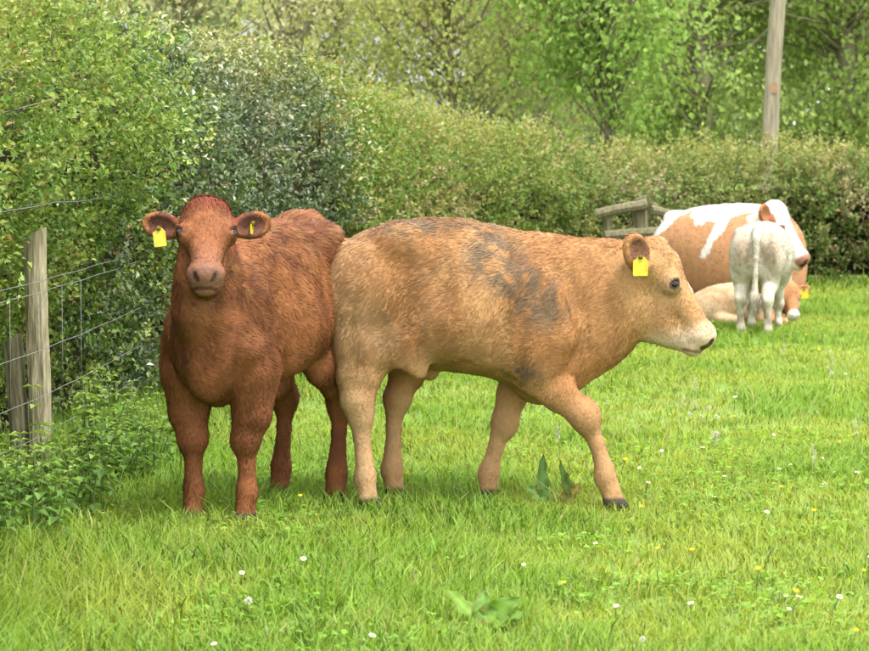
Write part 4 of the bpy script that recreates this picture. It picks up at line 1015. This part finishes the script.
for k in range(900):
    px, py = rg_n.uniform(-40, 178), rg_n.uniform(440, 560)
    if py > 572 - .62 * max(px, 0) or py < 482 - .12 * max(px, 0): continue
    if px < 72 and py < 520: continue
    g = ground(px, py)
    if all(np.hypot(*(g - q)[:2]) > .115 for q in NSPOT): NSPOT.append(g)
    if len(NSPOT) >= 34: break
for px, py in ((430, 395), (450, 388), (470, 392), (405, 392), (540, 372), (560, 366), (310, 420), (395, 402)):
    pass
for i, g in enumerate(NSPOT):
    r = empty('nettle', (g[0], g[1], ground_z(g[0], g[1]) - .01), rg_n.uniform(0, 6)); s_ = rg_n.uniform(.55, .95); r.scale = (s_, s_, s_ * rg_n.uniform(.8, 1.1))
    tag(r, 'leafy green nettle in the patch below the wire fence', 'nettle', 'nettles along the hedge foot')
    sm, lm = NET[i % 6]; obj('stem', sm, M_LEAF, r); tag(obj('foliage', lm, M_LEAF, r), kind='stuff')

# ------------------------------------------------------------------ docks and small flowers
def big_leaf(parent, base, axis, up, L, W, col, curl=.25, tipcol=None, ruffle=.16):
    n = 15; base, axis, up = np.array(base, float), unit(np.array(axis, float)), np.array(up, float); side = unit(np.cross(axis, up)); up = np.cross(side, axis); v, c = [], []; ph = rng.uniform(0, 6); tw = rng.normal(0, .25)
    for i in range(n):
        t = i / (n - 1); wd = W * .5 * (math.sin(math.pi * min(t ** .8 * .97 + .03, 1)) ** .8 + .06) * (1 + .07 * math.sin(t * 23 + ph)); m = base + axis * L * t - up * L * curl * t * t + side * L * .06 * math.sin(t * 3 + ph)
        sd = side * math.cos(tw * t) + up * math.sin(tw * t)
        for q in (-1, -.5, 0, .5, 1):
            v.append(m + sd * wd * q + up * (abs(q) * wd * .34 + abs(q) * W * ruffle * math.sin(t * 19 + ph + 2 * q)))
            cc = np.array(col) * (1 - t) + np.array(tipcol if tipcol else col) * t; cc = cc * (1.3 if q == 0 else 1) * rng.uniform(.82, 1.15)
            if rng.random() < .05: cc = np.array([.20, .13, .04])
            c.append(cc)
    f = []
    for i in range(n - 1):
        for q in range(4): a = i * 5 + q; f += [[a, a + 1, a + 6], [a, a + 6, a + 5]]
    b = Bag(); b.add(np.array(v), f, np.array(c)); return obj('leaf', b.mesh('leaf'), M_LEAF, parent)

g = ground(478, 634); dock = empty('dock_plant', (g[0], g[1], 0)); tag(dock, 'low dock plant with broad shiny yellow green leaves in the foreground grass', 'plant')
for (ax, up, L, W, c) in (((-.40, .25, .72), (.3, -.6, .5), .17, .050, (.17, .31, .03)), ((.62, .1, .46), (-.3, -.7, .6), .15, .085, (.16, .30, .03)), ((.30, -.2, .40), (0, -.9, .5), .13, .075, (.14, .27, .03)), ((.15, .3, .6), (0, -.9, .3), .14, .06, (.13, .26, .03)),
                          ((-.7, -.1, .25), (.1, -.5, .8), .14, .055, (.18, .30, .04)), ((.8, -.2, .16), (-.1, -.5, .8), .15, .06, (.18, .31, .04)), ((.1, -.6, .22), (0, -.2, 1), .12, .06, (.15, .28, .035)), ((-.45, -.5, .2), (0, -.2, 1), .11, .05, (.15, .28, .035)), ((.5, .5, .3), (0, -.4, .9), .12, .06, (.13, .25, .03))):
    big_leaf(dock, (rng.normal(0, .012), rng.normal(0, .012), .01), ax, up, L, W, tuple(.85 * q for q in c), .4)
g = ground(556, 507); dock2 = empty('dock_plant', (g[0], g[1], 0)); tag(dock2, 'upright dark dock leaves turning brown beside the front hoof of the tan calf', 'plant')
for (x0, ax, up, L, W, c, tcol) in ((-.045, (.04, 0, 1), (.25, -1, 0), .20, .045, (.075, .16, .03), (.07, .13, .03)), (.035, (.02, 0, 1), (.5, -1, 0), .13, .055, (.22, .15, .04), (.10, .16, .035)), (.04, (-.12, 0, 1), (-.3, -1, 0), .18, .03, (.09, .18, .03), (.08, .15, .03)),
                                    (.02, (.5, -.1, .7), (0, -.6, .6), .12, .045, (.16, .2, .04), (.2, .14, .04)), (-.03, (-.5, -.1, .6), (0, -.6, .6), .12, .045, (.12, .22, .04), (.11, .2, .04))):
    big_leaf(dock2, (x0, 0, 0), ax, up, L, W, c, .06, tcol)

def flower_meshes(kind, seed):
    rg = np.random.default_rng(seed); st, hd2, ct = Bag(), Bag(), None; h = dict(daisy=.075, buttercup=.11, clock=.13)[kind]; z = np.linspace(0, 1, 4); tube(st, np.stack([.01 * z ** 2, .006 * z, h * z], 1), .0016, (.16, .26, .06), 4); top = np.array([.01, .006, h])
    if kind == 'daisy':
        n = 14; a = np.linspace(0, 6.28, n, endpoint=False); ax = np.stack([np.cos(a), np.sin(a), np.full(n, .35)], 1); leaves(hd2, np.tile(top, (n, 1)), ax, np.tile([0, 0, 1.0], (n, 1)), .013, .006, np.tile([.82, .80, .80], (n, 1)), .1, .0)
        ct = Bag(); tube(ct, [top, top + (0, 0, .005)], .0045, (.7, .5, .03), 7)
    elif kind == 'buttercup':
        n = 6; a = np.linspace(0, 6.28, n, endpoint=False); ax = np.stack([np.cos(a), np.sin(a), np.full(n, .8)], 1); leaves(hd2, np.tile(top, (n, 1)), ax, np.tile([0, 0, 1.0], (n, 1)), .016, .015, np.tile([.86, .62, .015], (n, 1)), .1, -.1)
        ct = Bag(); tube(ct, [top, top + (0, 0, .007)], .0045, (.7, .5, .03), 7)
    else:
        n = 60; d = unit(rg.normal(0, 1, (n, 3))); leaves(hd2, np.tile(top, (n, 1)), d, rg.normal(0, 1, (n, 3)), .02, .006, np.tile([.60, .60, .50], (n, 1)), .1, 0); ct = Bag(); tube(ct, [top - (0, 0, .003), top + (0, 0, .003)], .004, (.3, .25, .15), 6)
    return st.mesh('stem'), hd2.mesh('petals', False), ct.mesh('centre')
FM = {k: flower_meshes(k, 3) for k in ('daisy', 'buttercup', 'clock')}
FLW = dict(
    daisy=[(693, 601), (784, 585), (831, 591), (791, 594), (782, 598), (363, 633), (645, 480), (699, 446), (780, 463), (790, 459), (640, 461), (710, 490), (760, 505), (820, 452), (852, 470), (735, 396), (802, 362), (660, 445), (596, 540), (724, 470), (868, 555), (616, 600), (300, 560), (240, 570), (215, 640), (846, 372), (770, 430), (520, 560)],
    buttercup=[(757, 573), (785, 592), (777, 490), (813, 512), (852, 626), (861, 566), (620, 462), (659, 550), (409, 474), (730, 415), (817, 352), (564, 585), (640, 503), (838, 440), (868, 598), (690, 560), (300, 500), (805, 335)],
    clock=[(640, 641), (820, 482), (712, 436), (700, 413), (688, 412), (706, 410), (715, 414), (832, 374), (826, 348), (240, 605)])
FLAB = dict(daisy=('daisy', 'small white daisy scattered in the pasture grass', 'daisies in the grass'), buttercup=('buttercup', 'small yellow buttercup scattered in the pasture grass', 'buttercups in the grass'), clock=('dandelion_clock', 'pale fluffy seed head scattered in the pasture grass', 'seed heads in the grass'))
def wisp_mesh(seed):
    rg = np.random.default_rng(seed); st, hd2 = Bag(), Bag(); z = np.linspace(0, 1, 6); lx, ly = rg.normal(0, .03, 2); h = rg.uniform(.17, .26)
    pts = np.stack([lx * z ** 2, ly * z ** 2, h * z], 1); tube(st, pts, .0012, (.36, .38, .2), 4)
    n = 46; k = rg.uniform(.72, 1.02, n); base = np.stack([lx * k ** 2, ly * k ** 2, h * k], 1); leaves(hd2, base, rg.normal(0, 1, (n, 3)) + np.array([0, 0, .7]), rg.normal(0, 1, (n, 3)), rg.uniform(.008, .022, n), .003, np.tile([.52, .52, .40], (n, 1)), .1, .2)
    return st.mesh('stem'), hd2.mesh('seed_head', False)
WM = [wisp_mesh(60 + i) for i in range(4)]
rg_w = np.random.default_rng(23)
for i, (px, py) in enumerate([(683, 428), (690, 430), (697, 427), (704, 429), (712, 466), (713, 470), (832, 392), (838, 396), (780, 372), (815, 498), (858, 470), (560, 470), (610, 420)]):
    g = ground(px, py); r = empty('grass_flower_stalk', (g[0], g[1], ground_z(g[0], g[1])), rg_w.uniform(0, 6)); s_ = rg_w.uniform(.6, 1.05); r.scale = (s_,) * 3
    tag(r, 'pale wispy seed stalk standing above the pasture grass', 'grass stalk', 'wispy seed stalks in the grass'); obj('stem', WM[i % 4][0], M_GRASS, r); obj('seed_head', WM[i % 4][1], M_PETAL, r)
rg_f = np.random.default_rng(15)
for k, pts in FLW.items():
    for px, py in pts:
        g = ground(px, py, .07); r = empty(k if k != 'clock' else 'dandelion_clock', (g[0], g[1], ground_z(g[0], g[1])), rg_f.uniform(0, 6)); s_ = rg_f.uniform(.6, .95) * (.75 if k == 'clock' else 1.0); r.scale = (s_,) * 3
        r.rotation_euler = (R(rg_f.uniform(5, 35)), R(rg_f.uniform(-15, 15)), 0)
        tag(r, FLAB[k][1], 'flower', FLAB[k][2]); a, b, c = FM[k]; obj('stem', a, M_LEAF, r); obj('petals' if k != 'clock' else 'seed_head', b, M_PETAL, r); obj('centre', c, M_PETAL, r)
